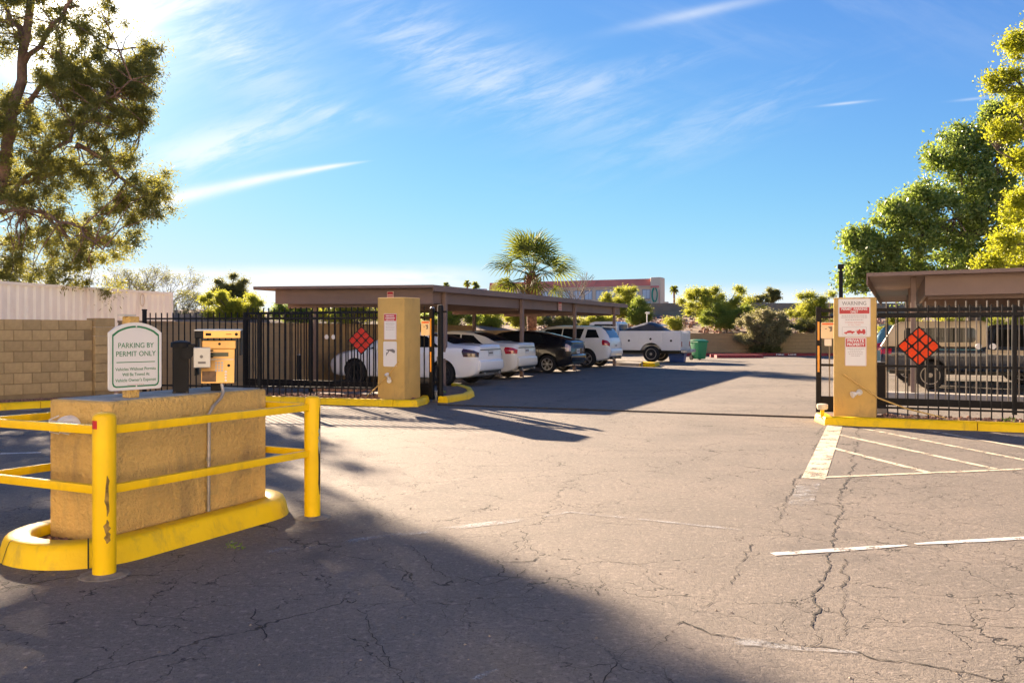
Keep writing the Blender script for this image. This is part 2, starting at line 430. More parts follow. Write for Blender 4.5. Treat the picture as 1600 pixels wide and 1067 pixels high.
M['paloverde'] = leaf_mat('palo_verde_leaves', (.15, .20, .03), (.38, .38, .05), .48, (.48, .50, .06))
M['paloverde_green'] = leaf_mat('palo_verde_green', (.09, .15, .03), (.25, .30, .06), .48, (.34, .42, .06))
M['olive'] = leaf_mat('olive_leaves', (.09, .105, .035), (.22, .22, .08), .42, (.28, .28, .07))
M['oleander'] = leaf_mat('oleander_leaves', (.10, .12, .05), (.40, .34, .20), .35, (.34, .32, .14))
M['palm_leaf'] = leaf_mat('palm_leaves', (.040, .085, .022), (.13, .16, .04), .42, (.24, .27, .03), .7)
M['palm_dead'] = leaf_mat('palm_dead_leaves', (.18, .11, .06), (.30, .19, .10), .3)
M['twig'] = mat('twig', (.24, .20, .15), .9, .3)
M['weed'] = leaf_mat('weed_leaves', (.12, .22, .03), (.25, .34, .05), .4)

M['apartment'] = mat('bounce_wall', (.80, .74, .62), .9, .06, .5, .01, 20.)
M['bounce_trim'] = mat('bounce_trim', (.40, .28, .20), .8, .05)
# ================================================================== SETTING
def structure(name, me, loc=(0, 0, 0), rot=0., parent=None):
    return tag(link(name, me, parent, loc, rot), kind='structure')

def sm(x): x = min(1., max(0., x)); return x*x*(3-2*x)
WALL_V = -15.5
def terrain():
    def h(X, Y):
        v = CT*X-ST*Y
        w = max(Y-53.6, WALL_V-.3-v)
        if w <= 0: return -.06
        far = sm((Y-42)/14.)
        return .02+far*(.85+min(w, 19)/19*1.95)+math.sin(X*.7)*math.cos(Y*.5)*.08*far
    xs = np.arange(-70, 111, 1.5); ys = np.arange(12, 150, 1.2)
    mb = MB()
    mb.v = [(float(x), float(y), h(float(x), float(y))) for y in ys for x in xs]
    n = len(xs)
    mb.f = [(j*n+i, j*n+i+1, (j+1)*n+i+1, (j+1)*n+i) for j in range(len(ys)-1) for i in range(n-1)]
    structure('embankment', mb.mesh('embankment', M['desert'], smooth=True))
    structure('ground', MB().add([(-1500, -300, -.3), (1500, -300, -.3), (1500, 3000, -.3), (-1500, 3000, -.3)], [(0, 1, 2, 3)]).mesh('ground', M['desert']))
terrain()
def asphalt():
    # sheet, cut on a grid so it is even, reaches the walls
    poly = [(-45, -30), (45, -30), (45, 53.2), (6.0, 53.2), UV(41, WALL_V+.1), UV(17.5, WALL_V+.1), (-8.6, 18.8), (-45, 18.8)]
    structure('asphalt', MB().add([(x, y, 0) for x, y in poly], [tuple(range(len(poly)))]).mesh('asphalt', M['asphalt']))
asphalt()

# ---- painted markings (thin sheets above the asphalt)
def strip(name, pts, w, m, z=.004, jitter=0.):
    mb = MB(); P = [Vector((x, y, 0)) for x, y in pts]; vs = []
    ws = w if isinstance(w, (list, tuple)) else [w]*len(P)
    for i, p in enumerate(P):
        t = (P[min(i+1, len(P)-1)]-P[max(i-1, 0)]).normalized(); nrm = Vector((-t.y, t.x, 0))
        a = ws[i]/2*(1+rnd.uniform(-jitter, jitter)); b = ws[i]/2*(1+rnd.uniform(-jitter, jitter))
        vs += [p+nrm*a+Vector((0, 0, z)), p-nrm*b+Vector((0, 0, z))]
    mb.add(vs, [(2*i, 2*i+1, 2*i+3, 2*i+2) for i in range(len(P)-1)])
    return structure(name, mb.mesh(name, m))
def seg(a, b, n=8): return [(a[0]+(b[0]-a[0])*i/n, a[1]+(b[1]-a[1])*i/n) for i in range(n+1)]
strip('painted_line', seg(GP(1305, 664), GP(1271, 748)), .22, M['cream_paint'])
strip('painted_line', seg(GP(1262, 747), GP(1600, 733))+[GP(1700, 729)], .075, M['cream_paint'], .005)
strip('painted_line', seg(GP(1300, 700), GP(1452, 739)), .085, M['cream_paint'], .006)
strip('painted_line', seg(GP(1304, 678), GP(1555, 733)), .085, M['cream_paint'], .006)
strip('painted_line', seg(GP(1345, 669), GP(1600, 719))+[GP(1690, 737)], .085, M['cream_paint'], .006)
strip('painted_line', seg(GP(1450, 673), GP(1640, 707)), .085, M['cream_paint'], .006)
strip('painted_line', seg(GP(1550, 676), GP(1660, 694)), .085, M['cream_paint'], .006)
strip('painted_line', seg(GP(1207, 866), GP(1330, 858))+[GP(1370, 855), GP(1417, 852)], [.075]*9+[.07, .035], M['white_paint'], jitter=.08)
strip('painted_line', [GP(1430, 850)]+seg(GP(1470, 848), GP(1700, 835)), [.035]+[.07]*9, M['white_paint'], jitter=.08)
strip('painted_line', seg(GP(415, 862), GP(815, 812)), .10, M['faded_paint'], jitter=.2)
strip('painted_line', seg(GP(815, 812), GP(890, 800))+seg(GP(890, 800), GP(1160, 828)), .045, M['faded_paint'], jitter=.3)
strip('painted_line', seg(GP(1250, 790), GP(1265, 752)), .20, M['faded_paint'])
strip('painted_line', seg(GP(1130, 998), GP(1235, 1012))+seg(GP(1235, 1012), GP(1340, 1020)), [.04, .09, .1, .1, .1, .09, .08, .07, .06, .06, .05, .05, .04, .04, .03, .03, .03, .02], M['faded_paint'], jitter=.3)
strip('painted_line', seg(GP(740, 1062), GP(775, 1046)), .03, M['faded_paint'], jitter=.5)
strip('painted_line', seg(GP(0, 709), GP(64, 707)), .09, M['white_paint'])
strip('painted_line', seg(GP(20, 641), GP(64, 640)), .10, M['white_paint'])
strip('painted_line', seg(GP(420, 639), GP(590, 637)), .10, M['white_paint'])
strip('painted_line', seg(GP(690, 631), GP(760, 634)), .08, M['faded_paint'])
for a, b in (((1140, 567), (1300, 569)), ((1095, 592), (1175, 594)), ((735, 604), (800, 608))):
    strip('painted_line', seg(GP(*a), GP(*b)), .14, M['faded_paint' if a[0] < 1100 else 'cream_paint'])
# gate track across the drive: a dark groove with a rail
strip('gate_track', seg(GP(684, 633), GP(1285, 653.5)), .13, M['tar'], .004)
trk = MB(); a, b = GP(684, 633), GP(1285, 653.5); trk.tube([(a[0], a[1], .012), (b[0], b[1], .012)], .014, 6)
structure('track_rail', trk.mesh('track_rail', M['rust']))

# ---- long cracks, drawn as ragged dark slits
def crack(pts, w, wob=.03):
    P = []
    for (a, b) in zip(pts[:-1], pts[1:]):
        a, b = GP(*a), GP(*b)
        k = max(3, int(math.hypot(b[0]-a[0], b[1]-a[1])/.028))
        P += [(a[0]+(b[0]-a[0])*i/k, a[1]+(b[1]-a[1])*i/k) for i in range(k)]
    o1 = o2 = p1 = p2 = 0.; Q = []; W = []; run = 1.
    for i, (x, y) in enumerate(P):
        o1 = o1*.93+rnd.gauss(0, wob)*.30; o2 = o2*.93+rnd.gauss(0, wob)*.30
        p1 = p1*.4+rnd.gauss(0, .006); p2 = p2*.4+rnd.gauss(0, .006)
        if rnd.random() < .06: run = rnd.choice((.12, .3, .6, 1., 1., 1.5))
        Q.append((x+o1+p1, y+o2+p2)); W.append(w*.52*run*rnd.uniform(.5, 1.3))
    W[0] = W[-1] = .001
    strip('asphalt_crack', Q, W, M['crack'], .003, .5)
    # side branches
    for i in range(20, len(Q)-20, 1):
        if rnd.random() < .018:
            x, y = Q[i]; a = rnd.uniform(0, 6.28); B = [(x, y)]
            for k in range(rnd.randint(8, 22)): a += rnd.gauss(0, .45); x += .022*math.cos(a); y += .022*math.sin(a); B.append((x, y))
            strip('asphalt_crack', B, [w*.28*(1-k/len(B))+.0008 for k in range(len(B))], M['crack'], .003, .4)
crack([(1285, 668), (1262, 735), (1215, 800), (1160, 870), (1150, 895)], .016)
crack([(1342, 660), (1328, 735), (1310, 800), (1300, 850), (1285, 900), (1272, 985)], .020)
crack([(1150, 895), (1112, 925), (1098, 955)], .014)
crack([(1318, 870), (1322, 900), (1316, 960), (1322, 1010)], .014)
crack([(945, 1067), (955, 1030), (1010, 1005), (1062, 985), (1072, 970), (1110, 990), (1230, 1005), (1340, 1018), (1460, 1040), (1600, 1062)], .013)
crack([(800, 880), (835, 880), (845, 870)], .018)
crack([(930, 930), (945, 915), (955, 900)], .012)
crack([(200, 945), (290, 950), (420, 935), (520, 945), (640, 960), (760, 930), (880, 945)], .009)
crack([(370, 870), (395, 930), (420, 1000), (400, 1060)], .009)
crack([(560, 950), (590, 1000), (620, 1067)], .009)
crack([(640, 850), (700, 900), (760, 915), (830, 890)], .010)
crack([(0, 920), (90, 905), (150, 900), (260, 900)], .022)
crack([(430, 830), (560, 835), (650, 800), (760, 790)], .007)
crack([(880, 800), (1000, 815), (1160, 820), (1400, 850), (1600, 870)], .008)
crack([(1190, 770), (1310, 805), (1420, 820), (1600, 815)], .007)
crack([(735, 800), (755, 792), (765, 788)], .016)
crack([(700, 690), (900, 700), (1100, 690)], .008)
crack([(560, 720), (700, 740), (860, 735)], .007)
# pale and dark loose bits on the asphalt
def grit():
    mb = MB()
    for i in range(240):
        x, y = GP(rnd.uniform(-50, 1650), rnd.choice((rnd.uniform(690, 1060), rnd.uniform(640, 800)))); s = rnd.uniform(.004, .011)
        a = rnd.uniform(0, 6.28); vs = [(x+s*math.cos(a+k*2.1)*rnd.uniform(.6, 1.2), y+s*math.sin(a+k*2.1)*rnd.uniform(.6, 1.2), .001) for k in range(3)]
        mb.add(vs+[(x, y, s*.8)], [(0, 1, 3), (1, 2, 3), (2, 0, 3), (2, 1, 0)])
    tag(link('loose_pebbles', mb.mesh('loose_pebbles', M['loose_stone'])), kind='stuff')
grit()

# ---- kerbs
def kerb(name, label, outer, width, h, m, cat='kerb', slope=.03, closed=False, group=None, seg_len=None, inward=1):
    """kerb stones along a line; width goes to the left of travel when inward=1"""
    P = [Vector((x, y, 0)) for x, y in outer]
    base = P[0].copy()
    t0 = thing(name, label, cat, base, group=group)
    n = len(P)
    nr = []
    for i in range(n):
        t = (P[min(i+1, n-1)]-P[max(i-1, 0)]).normalized(); nr.append(Vector((-t.y, t.x, 0))*inward)
    # split in lengths with a joint between
    d = [0.]
    for i in range(1, n): d.append(d[-1]+(P[i]-P[i-1]).length)
    L = seg_len or 1.8
    k = max(1, round(d[-1]/L)); gaps = .006
    def at(s):
        for i in range(1, n):
            if s <= d[i] or i == n-1:
                f = (s-d[i-1])/max(1e-6, d[i]-d[i-1]); return P[i-1].lerp(P[i], f), nr[i-1].lerp(nr[i], f).normalized()
    for j in range(k):
        s0, s1 = d[-1]*j/k+(gaps if j else 0), d[-1]*(j+1)/k-(gaps if j < k-1 else 0)
        ss = [s0]+[x for x in d if s0+.02 < x < s1-.02]+[s1]
        prof = [(0, -.05), (slope*.6, h*.7), (slope, h-.02), (slope+.02, h), (width-.02, h), (width, h-.015), (width, -.05)]
        mb = MB(); vs = []
        for s in ss:
            p, nn = at(s)
            vs += [p+nn*a+Vector((0, 0, b))-base for a, b in prof]
        q = len(prof)
        fs = [(i*q+a, i*q+a+1, (i+1)*q+a+1, (i+1)*q+a) for i in range(len(ss)-1) for a in range(q-1)]
        fs += [(i*q+q-1, i*q, (i+1)*q, (i+1)*q+q-1) for i in range(len(ss)-1)]
        fs += [tuple(range(q)), tuple(range(len(vs)-1, len(vs)-1-q, -1))]
        mb.add(vs, fs).obj('kerb_stone', m, t0, smooth=True, ang=50)
    return t0
left_kerb_line = [(-14.95, 9.6), (-12.2, 13.0), (-9.4, 15.9), (-8.95, 16.35), (-7.8, 17.4), (-6.9, 17.75), (-6.0, 17.75), GP(417, 629.5), GP(627, 636), GP(653, 635.5), GP(668, 631), GP(672, 627)]
kerb('yellow_kerb', 'yellow painted kerb running past the sign and block wall to the tan pillar beside the carport', left_kerb_line, .17, .13, M['yellow_kerb'])
kerb('yellow_kerb', 'short yellow kerb curving round the soil at the first brown carport post', [GP(684, 629), GP(700, 629.5), GP(733, 624), GP(742, 619), GP(738, 613), GP(715, 606)], .16, .13, M['yellow_kerb'], seg_len=3.)
rk = [GP(1272, 657), GP(1288, 664), GP(1600, 676), GP(1900, 689)]
kerb('yellow_kerb', 'long yellow kerb under the pillar with the red warning sign', [rk[0]]+seg(rk[1], rk[2], 3)+[rk[3]], .20, .13, M['yellow_kerb'], seg_len=2.3)
kerb('concrete_kerb', 'grey concrete kerb behind the black fence under the camper pickup', seg(GP(1374, 625), GP(1700, 637), 4), .55, .16, M['concrete'], seg_len=3.)
fire_kerb = kerb('red_kerb', 'long red painted kerb with FIRE LANE lettering at the foot of the far tan wall', [(9.5, 51.2), (13, 51.4), (25, 51.3), (40, 51.0)], .3, .17, M['red_kerb'], seg_len=4.)
kerb('red_kerb', 'short red kerb nose jutting out beside the green wheeled bin', [(11.2, 47.2), (13.6, 47.4), (13.95, 47.9), (13.6, 48.5), (11.2, 48.9)], .5, .17, M['red_kerb'], seg_len=9.)
kerb('grey_kerb', 'pale kerb island with a yellow end between the silver wagon and the white truck', [GP(962, 571), GP(1004, 573)], .7, .15, M['concrete'], seg_len=9.)
kerb('yellow_kerb', 'small yellow kerb end near the white utility truck wheel', [GP(1004.5, 573), GP(1024, 573.5), GP(1031, 571)], .7, .15, M['yellow_kerb'], seg_len=9.)

def fill(name, pts, z, m, kind='structure'):
    return tag(link(name, MB().add([(x, y, z) for x, y in pts], [tuple(range(len(pts)))]).mesh(name, m)), kind=kind)
fill('soil_bed', [(-14.85, 9.9), (-12.1, 13.2), (-9.5, 16.05), (-7.9, 17.55), (-6.9, 17.9), (-6.0, 17.9), (-5.0, 17.75), (-2.1, 16.9), (-1.9, 17.6), (-2.5, 18.3), (-6.3, 20.2), (-8.2, 19.6), (-9.2, 17.9), (-15.4, 10.3)], .105, M['soil'])
fill('soil_patch', [GP(688, 626), GP(700, 626), GP(728, 621), GP(735, 616), GP(715, 609), GP(690, 612)], .10, M['soil'])
rkv = lambda t, s: (GP(1288, 664)[0]+CT*t+ST*s, GP(1288, 664)[1]-ST*t+CT*s)
fill('soil_strip', [rkv(-.1, .15), rkv(8, .15), rkv(8, 1.1), rkv(-.1, 1.1)], .10, M['soil'])
def gravel(name, fn, n, s0, s1, m):
    mb = MB()
    for i in range(n):
        x, y, z = fn(); s = rnd.uniform(s0, s1)
        c = [(rnd.uniform(.7, 1.2), rnd.uniform(.7, 1.2)) for _ in range(5)]
        a0 = rnd.uniform(0, 6)
        vs = [(x+s*math.cos(a0+k*1.257)*c[k][0], y+s*math.sin(a0+k*1.257)*c[k][0], z-.004) for k in range(5)]
        vs += [(x+s*.6*math.cos(a0+k*1.257)*c[k][1], y+s*.6*math.sin(a0+k*1.257)*c[k][1], z+s*.9) for k in range(5)]
        mb.add(vs, [(k, (k+1) % 5, 5+(k+1) % 5, 5+k) for k in range(5)]+[(5, 6, 7, 8, 9)])
    return tag(link(name, mb.mesh(name, m)), kind='stuff')
def in_left_bed():
    f = rnd.random(); 
    if rnd.random() < .45:
        t = rnd.uniform(0, 1); x, y = -5.6+t*3.4, 17.95-t*.85; return x+rnd.uniform(-.1, .3), y+rnd.uniform(.02, .75), .105
    t = rnd.uniform(0, 1); x, y = -11.5+t*3.4, 14.2+t*3.2; return x-rnd.uniform(.1, .45), y+rnd.uniform(.1, .4), .105
gravel('gravel', in_left_bed, 900, .015, .05, M['gravel'])
gravel('gravel', lambda: (*rkv(rnd.uniform(.8, 6), rnd.uniform(.2, 1.05)), .10), 500, .012, .04, M['gravel'])
def slope_stones():
    X, Y = rnd.uniform(-8, 32), rnd.uniform(53.9, 71)
    return X, Y, .86+min(Y-53.6, 19)/19*1.95*sm((Y-42)/14.)
gravel('embankment_stones', slope_stones, 1500, .06, .22, M['rock_pink'])

# rocks
def rock(name, label, loc, r, m, group=None, sq=.6, seed=0):
    bm = bmesh.new(); bmesh.ops.create_icosphere(bm, subdivisions=2, radius=1)
    rr = random.Random(seed)
    ks = [(Vector((rr.gauss(0, 1), rr.gauss(0, 1), rr.gauss(0, 1))).normalized(), rr.uniform(.72, .95)) for _ in range(9)]
    for v in bm.verts:
        for n, d in ks:
            k = v.co.dot(n)
            if k > d: v.co -= n*(k-d)
        v.co.z *= sq; v.co *= r
    me = bpy.data.meshes.new(name); bm.to_mesh(me); bm.free(); me.materials.append(m)
    return tag(link(name, me, None, loc), label, 'rock', group)
x, y = GP(101, 614, .1); rock('landscape_rock', 'dark rounded rock lying in the bed below the block wall', (x, y-.1, .18), .24, M['rock'], seed=3)
x, y = GP(120, 613, .1); rock('landscape_rock', 'smaller flat rock beside the dark rounded rock at the block wall', (x+.12, y, .16), .15, M['rock'], seed=5)
for i in range(11):
    px = 490+i*9.6; x, y = GP(px, 611, .12)
    rock('edging_stone', 'pinkish edging stone in the row behind the black fence left of the tan pillar', (x, y+.05, .15), .075, M['rock_pink'], 'row of edging stones behind the fence', .7, i)

# ================================================================== WALLS
def block_wall(name, label, p0, p1, z0, courses, ch, bl, th=.2):
    P0, P1 = Vector((*p0, 0)), Vector((*p1, 0)); d = P1-P0; L = d.length; a = math.atan2(d.y, d.x)
    t = thing(name, label, 'wall', (*p0, 0), a)
    MB().box(0, L, .012, th-.012, -.1, z0+courses*ch-.012).obj('mortar_core', M['mortar'], t)
    g = .006
    full = MB().box(-bl/2+g, bl/2-g, 0, th, g, ch-g).mesh('block', M['cmu'], bevel=.007, seg=1)
    half = MB().box(-bl/4+g, bl/4-g, 0, th, g, ch-g).mesh('block', M['cmu'], bevel=.007, seg=1)
    n = int(L/bl)
    for r in range(courses):
        off = bl/2 if r % 2 else 0.
        for i in range(n+1):
            x0 = i*bl-off; x1 = x0+bl
            if x1 > L+.01: continue
            if x0 < -.01: link('block', half, t, (bl/4, rnd.uniform(-.002, .002), z0+r*ch))
            else: link('block', full, t, ((x0+x1)/2, rnd.uniform(-.0025, .0025), z0+r*ch))
    return t
WD = Vector((1.13, 1.4)).normalized()
w1 = Vector((-8.83, 18.2)); w0 = w1-WD*(.344*30)
block_wall('block_wall', 'tan concrete block wall with visible courses below the white shipping container', w0, w1-WD*.0, .2, 7, .2135, .344)
wa = math.atan2(WD.y, WD.x)
pl = thing('wall_pilaster', 'square tan pilaster ending the block wall behind the green and white sign', 'pilaster', (w1.x+.006, w1.y+.006), wa)
for i in range(8):
    MB().box(0, .42, -.09, .30, .2+i*.192+.003, .2+(i+1)*.192-.003).obj('block', M['cmu'], pl, bevel=.008, seg=1)
MB().box(.01, .41, -.08, .29, -.1, .2).obj('footing', M['mortar'], pl)
def plain_wall(name, label, pts, z0, z1, m, th=.2, cap=None):
    for (a, b) in zip(pts[:-1], pts[1:]):
        d = Vector(b)-Vector(a); an = math.atan2(d.y, d.x)
        t = thing(name, label, 'wall', (*a, 0), an)
        MB().box(0, d.length, 0, th, z0, z1).obj('wall_face', m, t, bevel=.01, seg=1)
        MB().box(-.01, d.length+.01, -.012, th+.012, z1+.002, z1+.05).obj('cap', cap or m, t, bevel=.01, seg=1)
plain_wall('boundary_wall', 'tan boundary wall behind the black picket fence', [(-8.45, 18.85), UV(17.4, WALL_V)], -.3, 1.64, M['cmu_far'])
plain_wall('boundary_wall', 'tan boundary wall behind the noses of the carport cars', [UV(17.4, WALL_V), UV(31, WALL_V)], -.3, 1.64, M['cmu_far'])
plain_wall('boundary_wall', 'lower tan boundary wall behind the black hatchback and the palm', [UV(31.1, WALL_V), UV(42.3, WALL_V)], -.3, 1.45, M['cmu_far'])
plain_wall('boundary_wall', 'far tan wall behind the green bin and the round bush', [(6.4, 53.0), (27, 53.0)], -.3, 1.30, M['cmu_far'])
plain_wall('boundary_wall', 'far tan wall beyond the right hand fence', [(27.1, 53.0), (60, 53.0)], -.3, 1.30, M['cmu_far'])
plain_wall('noise_wall', 'long grey block wall on top of the brown embankment', [(-14, 73.5), (70, 73.5)], 2.3, 3.82, M['cmu_grey'], cap=M['concrete'])

M['footing'] = mat('footing', (.20, .18, .155), .95, .3, 9., .01, 40.)
# ================================================================== KIOSK ISLAND
KA = R(26)   # island long axis measured from +Y towards +X
KR = math.pi/2-KA
K0 = (-2.6, 5.57)
ka = lambda a, b: (K0[0]+math.sin(KA)*a-math.cos(KA)*b, K0[1]+math.cos(KA)*a+math.sin(KA)*b)   # a along, b to the left
def island():
    def rrect(a0, a1, b0, b1, r, n=7):
        pts = []
        for (ca, cb, s) in ((a1-r, b0+r, -90), (a1-r, b1-r, 0), (a0+r, b1-r, 90), (a0+r, b0+r, 180)):
            for i in range(n+1):
                an = R(s+90*i/n); pts.append((ca+r*math.cos(an), cb+r*math.sin(an)))
        return pts
    out = rrect(-.44, 1.78, -.24, .82, .50); inn = rrect(-.24, 1.58, -.035, .62, .30)
    n = len(out)
    t = thing('kiosk_kerb', 'bright yellow rounded kerb ring around the tan kiosk block', 'kerb', (*ka(0, 0), 0), KR)
    # four lengths with joints
    cuts = [0, 7, 19, 24, n]
    loop = list(range(n))+[0]
    for c0, c1 in ((0, 8), (8, 16), (16, 22), (22, 28), (28, 32)):
        idx = [i % n for i in range(c0, c1+1)]
        mb = MB(); vs = []
        for k, i in enumerate(idx):
            o, q = Vector(out[i]), Vector(inn[i])
            prof = [(o, -.03), (o.lerp(q, .16), .10), (o.lerp(q, .24), .132), (o.lerp(q, .34), .142), (o.lerp(q, .93), .142), (q, .13), (q, -.03)]
            vs += [(p.x, p.y, z) for p, z in prof]
        m7 = 7
        fs = [(k*m7+j, k*m7+(j+1) % m7, (k+1)*m7+(j+1) % m7, (k+1)*m7+j) for k in range(len(idx)-1) for j in range(m7)]
        fs += [tuple(range(m7)), tuple(range(len(vs)-1, len(vs)-1-m7, -1))]
        # a hairline gap at each end
        mb.add(vs, fs); mb.obj('kerb_stone', M['yellow_kerb'], t, smooth=True, ang=60)
    for i in (8, 16, 22, 28):
        o, q = Vector(out[i]), Vector(inn[i]); d = (q-o).normalized(); s = Vector((-d.y, d.x))*.004
        a = o+d*.006
        mb = MB()
        pf = [(o-d*.002, 0), (o.lerp(q, .16)-d*.002, .10), (o.lerp(q, .24)-d*.002, .1345), (o.lerp(q, .34), .1435), (q, .1435)]
        vs = []
        for p, z in pf: vs += [(p.x+s.x, p.y+s.y, z), (p.x-s.x, p.y-s.y, z)]
        mb.add(vs, [(2*k, 2*k+1, 2*k+3, 2*k+2) for k in range(len(pf)-1)]).obj('kerb_joint', M['crack'], t)
    so = MB().add([(x, y, .075) for x, y in inn], [tuple(range(n))]).obj('planting_soil', M['soil'], t)
    gravel('island_gravel', lambda: (*ka(rnd.uniform(-.25, -.03), rnd.uniform(.0, .55)), .078), 80, .008, .022, M['gravel'])
    b = thing('kiosk_block', 'long tan stucco block carrying the permit sign and entry keypad', 'kiosk base', (*ka(0, 0), 0), KR)
    bm = bmesh.new()
    mbx = MB().box(0, 1.47, 0, .58, .06, .995)
    me = mbx.mesh('stucco_body', M['stucco'], bevel=.028, seg=3, smooth=True, ang=60)
    link('stucco_body', me, b)
    # worn concrete top, slightly proud
    MB().box(.035, 1.435, .035, .545, .99, .999).obj('worn_top', M['stucco_top'], b, bevel=.004, seg=1)
    MB().box(.60, .68, -.0025, .02, .80, .86).obj('patch', mat('ochre_patch', (.44, .27, .07), .9), b)
island()

# bollards and rails
P1, P2 = Vector((-2.43, 5.15, 0)), Vector((-1.56, 6.75, 0))
dl = Vector((-.9, .43, 0)).normalized()
P3, P4 = P1+dl*1.13, P2+dl*1.13
def guard():
    t = thing('guard_rail', 'yellow pipe guard rail with thick posts around the kiosk', 'guard rail', P1)
    def dented(h, r):
        return [(r, -.03), (r, h-.02), (r*.97, h-.006), (r*.86, h+.004), (r*.5, h+.012), (.004, h+.014)]
    for i, (p, h, r) in enumerate(((P1, .955, .066), (P2, .935, .062), (P3, .95, .064), (P4, .94, .064))):
        me = MB().lathe(dented(h, r), 32).mesh('post', M['yellow'], smooth=True, ang=50)
        po = link('post', me, t, p-P1)
        rg = random.Random(i)
        foot = MB().lathe([(.15+.02*rg.random(), -.02), (.14, .006), (.10, .012), (.07, .016)], 14).obj('footing', M['footing'], po)
    # scraped paint and red reflector tape
    cam_dir = (Vector((0, 0, 0))-P1).normalized()
    def patch_on(p, r, ang0, ang1, z0, z1, m, name, n=6, ragged=0.):
        vs = []; rg = random.Random(int(z0*100))
        K = 8 if ragged else 1
        for j in range(K+1):
            z = z0+(z1-z0)*j/K
            e0, e1 = rg.uniform(-ragged, ragged), rg.uniform(-ragged, ragged)
            if ragged and j in (0, K): e0, e1 = (ang1-ang0)*.4, -(ang1-ang0)*.4
            for i in range(n+1):
                a = ang0+e0+(ang1+e1-ang0-e0)*i/n
                vs.append((p.x-P1.x+r*math.cos(a), p.y-P1.y+r*math.sin(a), z))
        q = n+1
        MB().add(vs, [(j*q+i, j*q+i+1, (j+1)*q+i+1, (j+1)*q+i) for j in range(K) for i in range(n)]).obj(name, m, t)
    a1 = math.atan2(-P1.y, -P1.x)
    patch_on(P1, .0672, a1-1.35, a1-.62, .875, .925, M['red_tape'], 'reflector_tape')
    patch_on(P1, .0668, a1+.10, a1+.34, .36, .60, M['scuff'], 'scrape', ragged=.10)
    patch_on(P1, .0668, a1+.02, a1+.42, .20, .34, M['scuff'], 'scrape', ragged=.15)
    a2 = math.atan2(-P2.y, -P2.x)
    patch_on(P2, .0628, a2+.85, a2+1.35, .18, .86, M['rust'], 'scrape', ragged=.16)
    patch_on(P2, .0634, a2+.85, a2+1.15, .50, .70, mat('primer', (.42, .44, .36), .8), 'scrape', ragged=.12)
    for (a, b) in ((P1, P2), (P1, P3), (P3, P4), (P4, P2)):
        d = (b-a).normalized(); an = math.atan2(d.y, d.x); L = (b-a).length-.11
        for z in (.862, .505):
            # square section rail with one face up
            mb = MB().box(0, L, -.021, .021, -.026, .026)
            mb.obj('rail', M['yellow'], t, a-P1+d*.055+Vector((0, 0, z)), an, bevel=.006, seg=2, smooth=True)
guard()

# ---- text
def text(body, size, loc, rot, m, parent, width=None, bold=0., align='CENTER', name='lettering'):
    cu = bpy.data.curves.new(name, 'FONT'); cu.body = body; cu.size = size; cu.align_x = align; cu.align_y = 'CENTER'
    cu.extrude = .0004; cu.offset = bold; cu.resolution_u = 3
    cu.materials.append(m)
    o = link(name, cu, parent, loc, rot)
    bpy.context.view_layer.update(); w = o.dimensions.x
    me = bpy.data.meshes.new_from_object(o.evaluated_get(bpy.context.evaluated_depsgraph_get()))
    if width and w > 0: me.transform(Matrix.Scale(width*.92/w, 4, (1, 0, 0)))
    bpy.data.objects.remove(o); bpy.data.curves.remove(cu)
    return link(name, me, parent, loc, rot)
UP = (R(90), 0, 0)      # text standing up, read from -Y
def rr2(w, h, r, n=5, cx=0, cz=0):
    pts = []
    for (x, z, s) in ((w/2-r, -h/2+r, -90), (w/2-r, h/2-r, 0), (-w/2+r, h/2-r, 90), (-w/2+r, -h/2+r, 180)):
        for i in range(n+1): a = R(s+90*i/n); pts.append((cx+x+r*math.cos(a), cz+z+r*math.sin(a)))
    return pts

